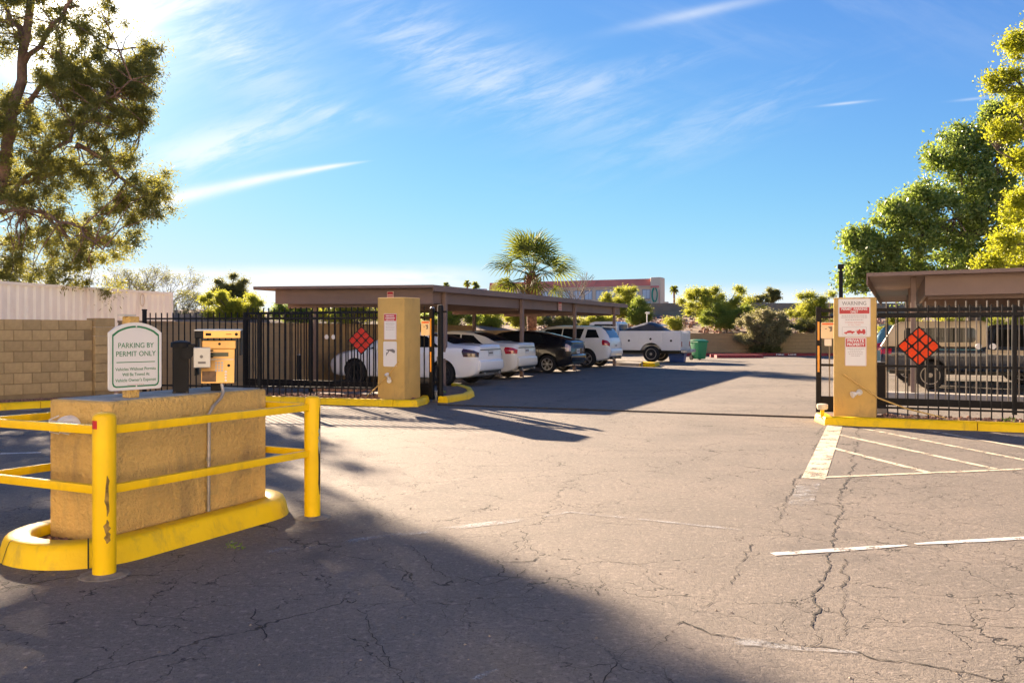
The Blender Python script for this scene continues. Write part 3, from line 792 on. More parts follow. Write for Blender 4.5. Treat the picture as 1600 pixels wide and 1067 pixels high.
def permit_sign():
    """board faces local -Y"""
    base = ka(.30, .11)
    t = thing('permit_sign', 'white sign with green border reading PARKING BY PERMIT ONLY on the kiosk block', 'sign', (*base, .999), R(56)); t.scale = (.9, .9, .9)
    MB().box(-.045, .045, .012, .102, 0, .615).obj('post', M['stucco'], t, bevel=.006, seg=1); MB().box(-.075, .02, .02, .11, .617, .632).obj('post_cap', M['grey_plastic'], t)
    W, H, zb = .430, .52, .062
    def shape(w, z0, zs, rise, r):
        pts = [(-w/2+r, z0)]
        pts += [(w/2-r, z0), (w/2-r*.3, z0+r*.3), (w/2, z0+r), (w/2, zs)]
        for i in range(1, 16):
            f = i/16; x = w/2*.9-(w*.9)*f; pts.append((x, zs+rise*(.28+.72*(1-(2*f-1)**2))))
        pts += [(-w/2, zs), (-w/2, z0+r), (-w/2+r*.3, z0+r*.3)]
        return pts
    MB().prism(shape(W, zb, zb+H-.09, .078, .018), -.010, .010, 'y').obj('board', M['white_sign'], t)
    o = shape(W-.045, zb+.022, zb+H-.105, .068, .03); i_ = shape(W-.066, zb+.033, zb+H-.117, .066, .024)
    n = len(o)
    fs = [(k, (k+1) % n, n+(k+1) % n, n+k) for k in range(n)]
    MB().add([(x, -.0115, z) for x, z in o]+[(x, -.0115, z) for x, z in i_], fs).obj('border', M['green_ink'], t)
    for z in (zb+.028, zb+H-.042): MB().lathe([(.0065, -.016), (.005, -.012)], 8, 'y', (0, 0, z)).obj('screw', M['white_plastic'], t)
    g = M['green_ink']
    text('PARKING BY', .055, (.0, -.0112, .395), UP, g, t, .285)
    text('PERMIT ONLY', .055, (.0, -.0112, .332), UP, g, t, .318)
    MB().box(-.158, .158, -.0118, -.0102, .268, .274).obj('rule_line', g, t)
    text('Vehicles Without Permits', .034, (0, -.0112, .219), UP, g, t, .325)
    text('Will Be Towed At', .034, (0, -.0112, .178), UP, g, t, .218)
    text("Vehicle Owner's Expense", .034, (0, -.0112, .136), UP, g, t, .325)
    for k in range(9): MB().box(-.07+k*.0156, -.059+k*.0156, -.0112, -.0103, .0985, .1025).obj('fine_print', M['pink_ink'], t)
permit_sign()

def reader_post():
    t = thing('card_reader_post', 'black square post with grey card reader box on the kiosk block', 'card reader', (*ka(.80, .22), .999), R(20))
    MB().box(-.055, .055, -.055, .055, 0, .345).obj('post', M['black'], t, bevel=.006)
    MB().lathe([(.071, .335), (.072, .365), (.066, .374), (.03, .384), (.003, .386)], 24).obj('cap', M['black'], t, smooth=True)
    MB().lathe([(.042, -.085), (.042, -.03)], 20, 'y', (.045, 0, .29)).obj('swivel', M['black'], t, smooth=True)
    MB().box(.04, .10, -.05, -.01, .30, .36).obj('bracket', M['black'], t, bevel=.006)
    r = MB().box(.088, .205, -.115, -.02, .185, .335).obj('reader_box', M['grey_metal'], t, bevel=.006)
    MB().box(.118, .172, -.1165, -.1155, .215, .231).obj('reader_mark', M['grey_ink'], r)
    MB().lathe([(.012, -.1168), (.012, -.115)], 12, 'y', (.142, 0, .268)).obj('button', M['grey_ink'], r)
    for k in range(3): MB().box(.205, .225, -.09, -.07, .26+k*.022, .272+k*.022).obj('terminal', M['black'], r)
    for sx in (-.045, .045): MB().box(sx-.012, sx+.012, -.075, -.056, 0, .012).obj('foot_bolt', M['rust'], t)
reader_post()

def call_box():
    b = ka(1.05, .10)
    t = thing('entry_call_box', 'gold faced entry keypad box with black hood leaning on the kiosk block', 'entry keypad', (*b, .999), R(14))
    # pedestal and leaning housing, face towards -Y
    MB().box(-.06, .02, .05, .16, 0, .30).obj('pedestal', M['black'], t, bevel=.006)
    side = [(-.045, .06), (.02, .385), (.16, .385), (.16, .06)]     # y,z profile
    MB().prism([(y, z) for y, z in side], -.118, .118, 'x').obj('housing', M['black'], t, bevel=.005)
    hood = [(-.055, .40), (-.055, .455), (.20, .462), (.20, .40)]
    MB().prism(hood, -.165, .165, 'x').obj('hood', M['black'], t, bevel=.006)
    MB().prism([(-.057, .456), (-.057, .463), (.205, .470), (.205, .463)], -.168, .168, 'x').obj('hood_lid', M['grey_metal'], t)
    MB().prism([(-.05, .12), (.0, .40), (.2, .40), (.2, .12)], -.165, -.155, 'x').obj('hood_side', M['black'], t)
    MB().prism([(-.02, .27), (.0, .40), (.2, .40), (.2, .27)], .155, .165, 'x').obj('hood_side', M['black'], t)
    hf = MB().box(-.10, .163, -.0615, -.0555, .403, .455).obj('hood_front', M['gold'], t)
    MB().box(-.085, -.045, -.063, -.0616, .420, .440).obj('mark', M['black'], hf); MB().box(.06, .10, -.063, -.0616, .428, .433).obj('mark', M['black'], hf)
    MB().lathe([(.012, -.064), (.012, -.0616)], 12, 'y', (.135, 0, .43)).obj('key_lock', M['black'], hf)
    # sloped face plate
    sl = math.atan2(.065, .325)
    f = link('face_plate', MB().box(-.120, .120, -.006, .0, 0, .325).mesh('face_plate', M['gold'], bevel=.003, seg=1), t, (0, -.046, .06), (-sl, 0, 0))
    MB().box(-.115, .128, -.022, -.0065, .262, .325).obj('visor', M['gold'], f, bevel=.003, seg=1)
    MB().lathe([(.010, -.025), (.010, -.022)], 12, 'y', (.01, 0, .298)).obj('lock', M['black'], f)
    MB().box(-.085, .075, -.0085, -.0062, .205, .235).obj('display', mat('display', (.10, .11, .045), .2), f)
    MB().box(-.112, .112, -.0075, -.0062, .178, .186).obj('rule_line', M['cream_sign'], f)
    for i in range(3):
        for j in range(4): MB().box(-.020+i*.022, -.006+i*.022, -.011, -.0062, .090+j*.020, .103+j*.020).obj('key', M['grey_metal'], f)
    MB().lathe([(.011, -.0085), (.011, -.0062)], 12, 'y', (.078, 0, .135)).obj('sensor', M['black'], f)
    MB().box(-.112, -.012, -.0085, -.0062, .012, .094).obj('speaker_panel', mat('speaker_panel', (.16, .085, .04), .5, .4, 20.), f)
    for k in range(4): MB().lathe([(.009, -.011), (.009, -.0062)], 10, 'y', (.058, 0, .022+k*.022)).obj('button', M['white_plastic'], f)
    # conduit from the box down the block to the ground
    c = []
    def L(p):   # world to local
        v = Vector(p)-Vector((*b, .999)); a = -R(14)
        return (v.x*math.cos(a)-v.y*math.sin(a), v.x*math.sin(a)+v.y*math.cos(a), v.z)
    w = [Vector((*ka(.98, -.004), 1.06)), Vector((*ka(.98, -.02), 1.0)), Vector((*ka(.955, -.024), .96)), Vector((*ka(.87, -.024), .90)), Vector((*ka(.835, -.024), .85)), Vector((*ka(.83, -.024), .14))]
    MB().tube([L(p) for p in w], .0125, 10).obj('conduit', M['conduit'], t, smooth=True)
    for z in (.84, .52): MB().lathe([(.016, z-.012-.999), (.016, z+.012-.999)], 10, 'z', L((*ka(.83, -.024), .999))).obj('conduit_coupling', M['conduit'], t, smooth=True)
call_box()

def flood(name, label, loc, rot, dirs, parent=None, size=1.):
    """outdoor bulb lamp: junction box + necks + heads"""
    t = thing(name, label, 'lamp', loc, rot)
    MB().lathe([(.045*size, 0), (.045*size, -.03*size)], 16, 'y').obj('junction_box', M['grey_plastic'], t, smooth=True)
    for d in dirs:
        d = Vector(d).normalized(); q = d.to_track_quat('Z', 'Y').to_matrix().to_4x4()
        me = MB().lathe([(.016*size, 0), (.018*size, .05*size), (.03*size, .07*size), (.052*size, .12*size), (.05*size, .125*size), (.01*size, .118*size)], 16).mesh('lamp_head', M['white_plastic'], smooth=True)
        me.transform(q); link('lamp_head', me, t, (0, -.02*size, 0))
# bulkhead lamp on the end of the kiosk block
def bulkhead():
    p = ka(-.002, .36)
    t = thing('bulkhead_lamp', 'white caged bulkhead lamp on the end of the kiosk block', 'lamp', (*p, .835), KR-math.pi/2)
    # faces local -Y (towards the left end)
    prof = []
    mb = MB(); n = 20
    for (r, y) in ((.10, 0), (.098, -.02), (.085, -.045), (.055, -.06), (.005, -.066)):
        mb.v += [(r*1.0*math.cos(2*math.pi*k/n), y, r*.62*math.sin(2*math.pi*k/n)) for k in range(n)]
    for i in range(4):
        mb.f += [(i*n+k, i*n+(k+1) % n, (i+1)*n+(k+1) % n, (i+1)*n+k) for k in range(n)]
    mb.f.append(tuple(range(4*n, 5*n)))
    mb.obj('lamp_body', M['white_plastic'], t, smooth=True)
    cg = MB()
    for dz in (-.03, .0, .03):
        cg.tube([(x, -.066-.035*(1-(x/.12)**2), dz) for x in np.linspace(-.115, .115, 9)], .004, 5)
    for dx in (-.05, .05): cg.tube([(dx, -.05, -.06), (dx, -.115, -.04), (dx, -.12, .04), (dx, -.05, .06)], .004, 5)
    cg.obj('wire_cage', M['white_plastic'], t)
bulkhead()

for wd, px in (('FIRE', 1219), ('LANE', 1238)):
    text(wd, .13, ((px-800)/FPX*51.35-9.5, 51.355-51.2, .075), UP, M['white_sign'], fire_kerb, .52, .004)
# ================================================================== GATE PILLARS
def pillar(label, corner, h):
    c = Vector((*corner, 0))+Vector((CT, -ST, 0))*.31+Vector((ST, CT, 0))*.31
    t = thing('gate_pillar', label, 'pillar', c, -TH)
    MB().box(-.31, .31, -.31, .31, -.02, h).obj('shaft', M['pillar'], t, bevel=.016, seg=2, smooth=True)
    return t, c
pL, cL = pillar('tan stucco pillar with a security camera sign left of the drive', (-2.683, 17.26), 2.125)
pR, cR = pillar('tan stucco pillar with the red WARNING sign right of the drive', (5.10, 13.70), 1.985)
def on_face(c, dx, z, dy=-.312): return (c.x+CT*dx+ST*dy, c.y-ST*dx+CT*dy, z)
def fine_lines(t, specs, m, y=-.0048):
    for (z, w, n, hgt) in specs:
        x = -w/2; rg = random.Random(int(z*1e4))
        while x < w/2-.004:
            l = rg.uniform(.012, .034); l = min(l, w/2-x)
            MB().box(x, x+l, y, y+.001, z-hgt/2, z+hgt/2).obj('fine_print', m, t); x += l+.007
def board(t, w, h, m, r=.012, name='board', rim=None, d=.004):
    MB().prism(rr2(w, h, r), -d, d, 'y').obj(name, m, t)
    if rim:
        o, i = rr2(w-.008, h-.008, r), rr2(w-.018, h-.018, r*.8); n = len(o)
        MB().add([(x, -d-.0006, z) for x, z in o]+[(x, -d-.0006, z) for x, z in i], [(k, (k+1) % n, n+(k+1) % n, n+k) for k in range(n)]).obj('border', rim, t)

def warning_sign():
    t = thing('warning_sign', 'white sign with red band reading WARNING PERMIT PARKING ONLY on the pillar', 'sign', on_face(cR, -.005, 1.665), -TH)
    w, h = .475, .60
    board(t, w, h, M['white_sign'], .02, rim=M['pale_ink'], d=.006)
    Y = -.0072
    text('WARNING', .085, (0, Y, .225), UP, M['grey_ink'], t, .385)
    MB().box(-.218, .218, Y-.0004, Y+.001, .065, .165).obj('red_band', M['red_ink'], t)
    text('PERMIT  PARKING', .052, (0, Y-.0008, .137), UP, M['white_sign'], t, .41, .0015)
    text('ONLY', .052, (0, Y-.0008, .092), UP, M['white_sign'], t, .12, .0015)
    fine_lines(t, [(.035, .37, 0, .014), (.005, .38, 0, .014), (-.03, .26, 0, .014)], M['pale_ink'], Y)
    text('TOWING ENFORCED', .034, (0, Y, -.075), UP, M['pink_ink'], t, .30)
    text('AT ALL TIMES', .034, (0, Y, -.113), UP, M['pink_ink'], t, .20)
    o, i = rr2(.36, .125, .01, cz=-.205), rr2(.35, .115, .008, cz=-.205); n = len(o)
    MB().add([(x, Y, z) for x, z in o]+[(x, Y, z) for x, z in i], [(k, (k+1) % n, n+(k+1) % n, n+k) for k in range(n)]).obj('picture_frame', M['pale_ink'], t)
    # car hitched to a tow truck
    car = [(-.155, -.243), (-.15, -.228), (-.118, -.222), (-.095, -.203), (-.055, -.198), (-.028, -.210), (.0, -.208), (.008, -.220), (0, -.236)]
    trk = [(.035, -.243), (.035, -.205), (.05, -.205), (.075, -.178), (.085, -.178), (.095, -.205), (.115, -.205), (.12, -.178), (.15, -.178), (.16, -.2), (.165, -.243)]
    pg = MB()
    for pl_ in (car, trk): pg.prism(pl_, Y-.0002, Y+.001, 'y')
    for cx, cz in ((-.12, -.243), (-.03, -.238), (.065, -.245), (.14, -.245)): pg.lathe([(.014, Y-.0004), (.014, Y+.001)], 12, 'y', (cx, 0, cz))
    pg.tube([(.008, Y, -.214), (.06, Y, -.19)], .003, 4)
    pg.obj('tow_pictogram', M['red_ink'], t)
warning_sign()
def private_sign():
    t = thing('private_property_sign', 'smaller white sign with red PRIVATE PROPERTY heading under the warning sign', 'sign', on_face(cR, .015, 1.135), -TH)
    w, h = .315, .45
    board(t, w, h, M['white_sign'], .015, rim=M['pink_ink'])
    Y = -.0052
    MB().box(-.142, .142, Y-.0004, Y+.001, .075, .205).obj('red_band', M['red_ink'], t)
    text('PRIVATE', .065, (0, Y-.0008, .170), UP, M['white_sign'], t, .265, .002)
    text('PROPERTY', .060, (0, Y-.0008, .110), UP, M['white_sign'], t, .275, .002)
    fine_lines(t, [(.045, .25, 0, .010), (.018, .17, 0, .010), (-.01, .22, 0, .010), (-.04, .20, 0, .010), (-.066, .14, 0, .010)], M['pale_ink'], Y)
private_sign()
def left_notice():
    t = thing('towing_notice', 'white notice with dark red heading high on the left pillar', 'sign', on_face(cL, -.015, 1.545), -TH)
    w, h = .29, .52
    board(t, w, h, M['white_sign'], .012, rim=M['red_ink'])
    Y = -.0052
    MB().box(-.135, .135, Y-.0004, Y+.001, .115, .245).obj('red_band', M['red_ink'], t)
    fine_lines(t, [(.215, .20, 0, .024), (.172, .22, 0, .024), (.134, .20, 0, .010)], M['white_sign'], Y-.001)
    fine_lines(t, [(.08, .20, 0, .008), (.055, .21, 0, .008), (.03, .17, 0, .008), (.0, .2, 0, .008), (-.03, .19, 0, .008), (-.06, .2, 0, .008)], M['pale_ink'], Y)
left_notice()
def camera_sign():
    t = thing('camera_sign', 'white rounded sign with a camera pictogram low on the left pillar', 'sign', on_face(cL, -.02, 1.005), -TH)
    board(t, .31, .50, M['white_sign'], .03)
    Y = -.0052; pg = MB()
    pg.prism([(-.085, .085), (.07, .10), (.105, .072), (.105, .035), (.085, .022), (.02, .052), (-.075, .068)], Y, Y+.001, 'y')
    pg.prism([(.07, .028), (.105, .018), (.118, .05), (.108, .085)], Y-.0006, Y+.001, 'y')
    pg.tube([(-.03, Y, .06), (-.05, Y, .02), (-.075, Y, .0)], .009, 5); pg.tube([(-.085, Y, -.035), (-.075, Y, .03)], .008, 5)
    pg.obj('camera_pictogram', M['grey_ink'], t)
camera_sign()
flood('pillar_floodlight', 'small twin white floodlight low on the left pillar', on_face(cL, -.04, .52), -TH, [(.45, -.6, -.35), (-.05, -.5, .7)], size=.9)
flood('pillar_floodlight', 'small white floodlight low on the right pillar', on_face(cR, .07, .50), -TH, [(-.8, -.55, -.3)], size=1.05)
# loose cables from the lamps
def cable(label, pts, r, m):
    P = [Vector(p) for p in pts]; b = P[0].copy()
    o = MB().tube([p-b for p in P], r, 6).obj('cable', m, None, b); tag(o, label, 'cable')
cable('thin tan conduit running aslant from the right pillar floodlight to the kerb', [on_face(cR, -.16, .78, -.325), on_face(cR, .0, .66, -.325), on_face(cR, .20, .52, -.325), on_face(cR, .34, .42, -.33), on_face(cR, .75, .26, -.25), on_face(cR, 1.3, .13, -.2)], .012, M['stucco'])
cable('thin tan conduit running aslant down from the left pillar floodlight', [on_face(cL, .18, .85, -.325), on_face(cL, -.04, .60, -.325), on_face(cL, -.33, .34, -.325), on_face(cL, -.65, .13, -.2)], .011, M['stucco'])
x, y = GP(1294, 652, .12); t = thing('ground_lamp', 'small white and tan spot lamp standing on the kerb left of the right pillar', 'lamp', (x, y+.25, .10), 0)
MB().lathe([(.035, 0), (.03, .02), (.03, .12)], 12).obj('lamp_stem', M['yellow_kerb'], t); MB().lathe([(.07, .12), (.085, .15), (.085, .20), (.06, .21)], 16).obj('lamp_head', M['cream_sign'], t, smooth=True)

# ================================================================== FENCES AND GATES
def pickets(t, xs, z0, z1, s, name='picket', m='black'):
    me = MB().box(-s/2, s/2, -s/2, s/2, z0, z1).mesh(name, M[m])
    for x in xs: link(name, me, t, (x, 0, 0))
def fence(label, p0, p1, z0, ztop, rails, sp, posts, s=.019):
    P0, P1 = Vector((*p0, 0)), Vector((*p1, 0)); d = P1-P0; L = d.length
    t = thing('picket_fence', label, 'fence', P0, math.atan2(d.y, d.x))
    pickets(t, np.arange(sp, L, sp), z0, ztop, s)
    for z, h in rails: MB().box(0, L, -.02, .02, z-h/2, z+h/2).obj('rail', M['black'], t)
    for x, zt in posts:
        po = MB().box(x-.035, x+.035, -.035, .035, 0, zt).obj('post', M['black'], t, bevel=.004, seg=1)
        MB().box(x-.04, x+.04, -.04, .04, zt+.001, zt+.03).obj('post_cap', M['black'], po)
    return t
fL = fence('black picket fence with spear tops left of the camera sign pillar', (-7.92, 18.62), (-2.66, 17.45), .12, 1.85, [(1.725, .035), (.30, .035)], .138, [(.0, 1.90), (2.72, 1.78)])
fr0 = cR+Vector((CT, -ST, 0))*.33; fr1 = fr0+Vector((CT, -ST, 0))*6.6
fR = fence('black picket fence with spear tops right of the warning sign pillar', (fr0.x, fr0.y), (fr1.x, fr1.y), .10, 1.86, [(1.72, .045), (.25, .03)], .144, [(3.1, 1.80), (6.2, 1.80)])
def diamond(label, loc, rot, half, m='orange_reflector'):
    t = thing('diamond_marker', label, 'reflector sign', loc, rot)
    a = half/math.sqrt(2)
    me = MB().box(-a, a, -.006, .006, -a, a).mesh('backing', M['black_dull']); me.transform(Matrix.Rotation(R(45), 4, 'Y')); link('backing', me, t)
    # nine panels
    c = a*2/3; p = c*.40
    pm = MB().prism(rr2(2*p, 2*p, p*.38), -.011, -.0065, 'y').mesh('reflector_panel', M[m]); pm.transform(Matrix.Rotation(R(45), 4, 'Y'))
    for i in (-1, 0, 1):
        for j in (-1, 0, 1):
            v = Matrix.Rotation(R(45), 4, 'Y') @ Vector((i*c*.97, 0, j*c*.97)); link('reflector_panel', pm, t, v)
def gate(label, tip, length, right, refl, tag_lbl):
    """sliding gate standing open, local x runs from its tip away from the drive"""
    sgn = 1 if right else -1
    t = thing('sliding_gate', label, 'gate', (*tip, 0), -TH)
    X = lambda x: sgn*x
    bx = lambda a, b, y0, y1, z0, z1: MB().box(min(X(a), X(b)), max(X(a), X(b)), y0, y1, z0, z1)
    bx(0, .085, -.045, .045, .05, 1.93 if not right else 1.88).obj('end_post', M['black'], t, bevel=.005, seg=1)
    for x in (length-.07, length-.45, length*.62) if not right else (length-.07, length*.6): bx(x, x+.07, -.035, .035, .12, 1.87).obj('post', M['black'], t)
    for z, h in ((1.865, .055), (1.74, .045), (.345, .055), (.265, .10)) if not right else ((1.815, .06), (1.70, .04), (.87, .04), (.27, .12)):
        bx(.085, length, -.024, .024, z-h/2, z+h/2).obj('rail', M['black'], t)
    xs = np.arange(.085+.135, length-.05, .15)
    pickets(t, [X(x) for x in xs], .22, 1.985 if not right else 1.95, .020, m='glint_picket' if right else 'black')
    bx(.085, .62, -.02, .02, .06, .215).obj('kick_plate', M['black'], t)
    for z0, z1 in ((.62, 1.03), (1.14, 1.72)) if not right else ((.75, 1.20), (1.30, 1.62)):
        bx(.028, .060, -.048, -.0455, z0, z1).obj('reflective_tape', M['amber_tape'], t)
    for x in refl: MB().lathe([(.048, -.034), (.05, -.030), (.05, -.025)], 20, 'y', (X(x), 0, 1.33)).obj('reflector', M['white_reflector'], t)
    return t
gL = gate('black sliding gate standing open behind the fence left of the drive', (-1.62, 17.85), 4.95, False, (2.48, 2.66), 'left')
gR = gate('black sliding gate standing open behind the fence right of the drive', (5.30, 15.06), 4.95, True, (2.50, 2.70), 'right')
for rv in [o for o in bpy.data.objects if o.name.startswith('reflector') and o.parent is gR]: rv.location.z -= .12
# diamonds
x, Y0 = -2.92, 0
fd = (Vector((-2.66, 17.45))-Vector((-7.92, 18.62))).normalized(); q = Vector((-2.66, 17.45))-fd*.41
diamond('dark red diamond marker of nine reflectors on the left fence beside the white sedan', (q.x+.01, q.y-.035, 1.27), math.atan2(fd.y, fd.x), .29, 'red_reflector')
tq = 1.62; diamond('bright orange diamond marker of nine reflectors on the right gate before the camper pickup', (5.30+CT*tq-ST*.045, 15.06-ST*tq-CT*.045, 1.205), -TH, .335)
# gate edge sensor boxes with warning plates
def sensor(label, loc, rot, w, h, lower):
    t = thing('gate_warning_plate', label, 'sign', loc, rot)
    MB().prism(rr2(w, h, .012), -.012, .012, 'y').obj('plate', M['cream_sign'], t)
    MB().box(-w*.42, w*.42, -.0135, -.0122, h*.34, h*.45).obj('orange_header', mat('orange_header', (.75, .16, .05), .5), t)
    pg = MB(); pg.prism([(-.005*w/.2, h*.22), (.06*w/.2, h*.24), (.06*w/.2, -h*.05), (.02*w/.2, -h*.08), (.035*w/.2, h*.08)], -.0135, -.0122, 'y'); pg.prism([(-.05*w/.2, h*.10), (-.02*w/.2, h*.13), (-.02*w/.2, h*.06)], -.0135, -.0122, 'y')
    pg.obj('pictogram', M['grey_ink'], t)
    if lower: MB().prism(rr2(w*.5, h*.42, .008, cz=-h*.74), -.010, .010, 'y').obj('tag_plate', M['white_sign'], t)
sensor('cream warning plate with orange header on the left gate end', (-1.62-CT*.16-ST*.05, 17.85+ST*.16-CT*.05, 1.52), -TH, .20, .30, False)
sensor('cream warning plate with orange header and a white tag on the right gate', (5.30+CT*.20-ST*.05, 15.06-ST*.20-CT*.05, 1.47), -TH, .23, .28, True)
t = thing('gate_keeper', 'black gate catch post with grey guide rollers behind the left pillar', 'gate post', (-1.66, 17.62), -TH)
MB().lathe([(.06, 0), (.06, 1.96), (.05, 2.0), (.01, 2.01)], 16).obj('post', M['black'], t, (.02, .38, 0), smooth=True)
for z in (1.86,): MB().box(-.16, .16, .36, .40, z-.02, z+.02).obj('roller_arm', M['black'], t)
MB().lathe([(.04, 1.83), (.05, 1.85), (.05, 1.93), (.03, 1.96)], 12).obj('roller', M['grey_metal'], t, (-.13, .30, 0), smooth=True)
MB().box(-.14, -.04, .33, .43, .0, .22).obj('base_block', M['grey_metal'], t, bevel=.006)
x, y = GP(1376, 641, .05); t = thing('gate_motor', 'dark brown gate motor cabinet behind the right pillar', 'gate motor', (x, y+.2, 0), -TH)
MB().box(-.13, .17, -.15, .15, .08, .86).obj('cabinet', M['black_dull'], t, bevel=.02); MB().box(-.15, .19, -.17, .17, -.03, .08).obj('plinth', M['concrete'], t); MB().box(-.14, .18, -.16, .16, .862, .90).obj('lid', M['black_dull'], t, bevel=.01)
for px, yb, h, lb, c in ((686, 611, .82, 'short black bollard beside the first left carport post', 0), (467, 603, .82, 'short black bollard with a pale cap behind the left fence', 1)):
    x, y = GP(px, yb); t = thing('black_bollard', lb, 'bollard', (x, y))
    MB().lathe([(.055, -.02), (.055, h)], 16).obj('pipe', M['black'], t, smooth=True)
    MB().lathe([(.057, h+.001), (.05, h+.02), (.01, h+.03)], 16).obj('cap', M['grey_plastic'] if c else M['black'], t, smooth=True)
# ================================================================== CARPORTS
def carport(label, v0, v1, u0, u1, z0, z1, post_v, fascia_v, posts, post_h, lip):
    """local x = v, local y = u; roof height z0 at v0 to z1 at v1"""
    t = thing('carport', label, 'carport', (*UV(0, 0), 0), -TH)
    zz = lambda v: z0+(z1-z0)*(v-v0)/(v1-v0)
    # ribbed steel deck, ribs run across the bays
    mb = MB(); prof = []; y = u0
    while y < u1:
        prof += [(y, .0), (y+.14, .0), (y+.165, .035), (y+.235, .035), (y+.26, .0)]; y += .30
    top = [(p, .055) for p, _ in prof]
    n = len(prof)
    vs = [(v0, y, zz(v0)+h) for y, h in prof]+[(v1, y, zz(v1)+h) for y, h in prof]+[(v0, y, zz(v0)+h) for y, h in top]+[(v1, y, zz(v1)+h) for y, h in top]
    fs = []
    for i in range(n-1): fs += [(i, i+1, n+i+1, n+i), (2*n+i, 3*n+i, 3*n+i+1, 2*n+i+1), (i, 2*n+i, 2*n+i+1, i+1), (n+i, n+i+1, 3*n+i+1, 3*n+i)]
    fs += [(0, n, 3*n, 2*n), (n-1, 3*n-1, 4*n-1, 2*n-1)]
    mb.add(vs, fs).obj('roof_deck', M['brown_deck'], t)
    # edge trims
    def sl(va, vb, ua, ub, dz0, dz1):        # sloped board
        return MB().add([(va, ua, zz(va)+dz0), (vb, ua, zz(vb)+dz0), (vb, ub, zz(vb)+dz0), (va, ub, zz(va)+dz0), (va, ua, zz(va)+dz1), (vb, ua, zz(vb)+dz1), (vb, ub, zz(vb)+dz1), (va, ub, zz(va)+dz1)],
                        [(0,3,2,1),(4,5,6,7),(0,1,5,4),(1,2,6,5),(2,3,7,6),(3,0,4,7)])
    sl(v0-.02, v1+.02, u0-.025, u0-.002, -.012, .062).obj('edge_trim', M['brown'], t)
    sl(v0-.02, v1+.02, u1+.002, u1+.025, -.012, .062).obj('edge_trim', M['brown'], t)
    e = lip
    for va in (v0-.03, v1+.005):
        sl(va, va+.025, u0, u1, (-e if (va < v0) == (v0 > -1) else -.03), .060).obj('edge_trim', M['brown'], t)
    # end fascias
    f0, f1 = fascia_v
    for ua in (u0+.38, u1-.46): sl(f0, f1, ua, ua+.06, -.42, -.004).obj('end_fascia', M['brown'], t)
    # long fascia beams and purlins
    for vb in (f0+.002, f1-.062): 
        MB().box(vb, vb+.06, u0+.45, u1-.47, zz(vb)-.40, zz(vb)-.008).obj('long_fascia', M['brown'], t)
    for k in range(1, 4):
        vb = f0+(f1-f0)*k/4; MB().box(vb-.04, vb+.04, u0+.46, u1-.48, zz(vb)-.20, zz(vb)-.008).obj('purlin', M['brown_deck'], t)
    for pu in posts:
        MB().box(min(f0, f1)+.07, max(f0, f1)-.07, pu-.05, pu+.05, zz((f0+f1)/2)-.50, zz((f0+f1)/2)-.215).obj('cross_beam', M['brown'], t)
        for pv in post_v:
            MB().box(pv-.055, pv+.055, pu-.055, pu+.055, -.02, zz(pv)-.004).obj('post', M['brown'], t, bevel=.006, seg=1)
    return t
PU = (20.25, 25.4, 30.35, 35.25)
cpl = carport('long brown steel carport roof over the row of white and black cars', -16.65, -10.88, 19.35, 36.7, 2.66, 2.585, (-11.02, -15.2), (-16.22, -10.95-.14), PU, 0, .10)
cpr = carport('brown steel carport roof over the camper pickup at the right', -.58, 5.9, 19.35, 36.7, 2.60, 2.66, (.29, 5.2), (.50, 5.4), PU, 0, .18)
# small notices on the fascia
def fascia_sign(label, v, u, z, w, h, face):
    x, y = UV(u, v); t = thing('tow_notice', label, 'sign', (x, y, z), -TH if face == 'end' else -TH+math.pi/2)
    MB().box(-w/2, w/2, -.006, .006, -h/2, h/2).obj('plate', mat('pink_sign', (.66, .40, .34), .5), t)
    MB().box(-w*.42, w*.42, -.008, -.0062, h*.18, h*.42).obj('red_band', M['red_ink'], t)
    for k in range(3): MB().box(-w*.36, w*.36, -.008, -.0062, -h*.36+k*h*.16, -h*.30+k*h*.16).obj('fine_print', M['red_ink'], t)
fascia_sign('small pink and white notice on the near end fascia above the left pillar', -12.38, 19.72, 2.40, .20, .24, 'end')
fascia_sign('small pink notice on the long fascia of the left carport above the black hatchback', -11.05, 28.9, 2.38, .32, .36, 'side')

# ================================================================== VEHICLES
def pchip(keys):
    xs = np.array([k[0] for k in keys], float); ys = np.array([k[1] for k in keys], float)
    h = np.diff(xs); d = np.diff(ys)/h; m = np.zeros(len(xs))
    for i in range(1, len(xs)-1):
        if d[i-1]*d[i] > 0:
            w1, w2 = 2*h[i]+h[i-1], h[i]+2*h[i-1]; m[i] = (w1+w2)/(w1/d[i-1]+w2/d[i])
    m[0], m[-1] = d[0], d[-1]
    def f(x):
        x = min(max(x, xs[0]), xs[-1]); i = min(max(int(np.searchsorted(xs, x, 'right'))-1, 0), len(h)-1)
        t = (x-xs[i])/h[i]; t2, t3 = t*t, t*t*t
        return float((2*t3-3*t2+1)*ys[i]+(t3-2*t2+t)*h[i]*m[i]+(-2*t3+3*t2)*ys[i+1]+(t3-t2)*h[i]*m[i+1])
    return f

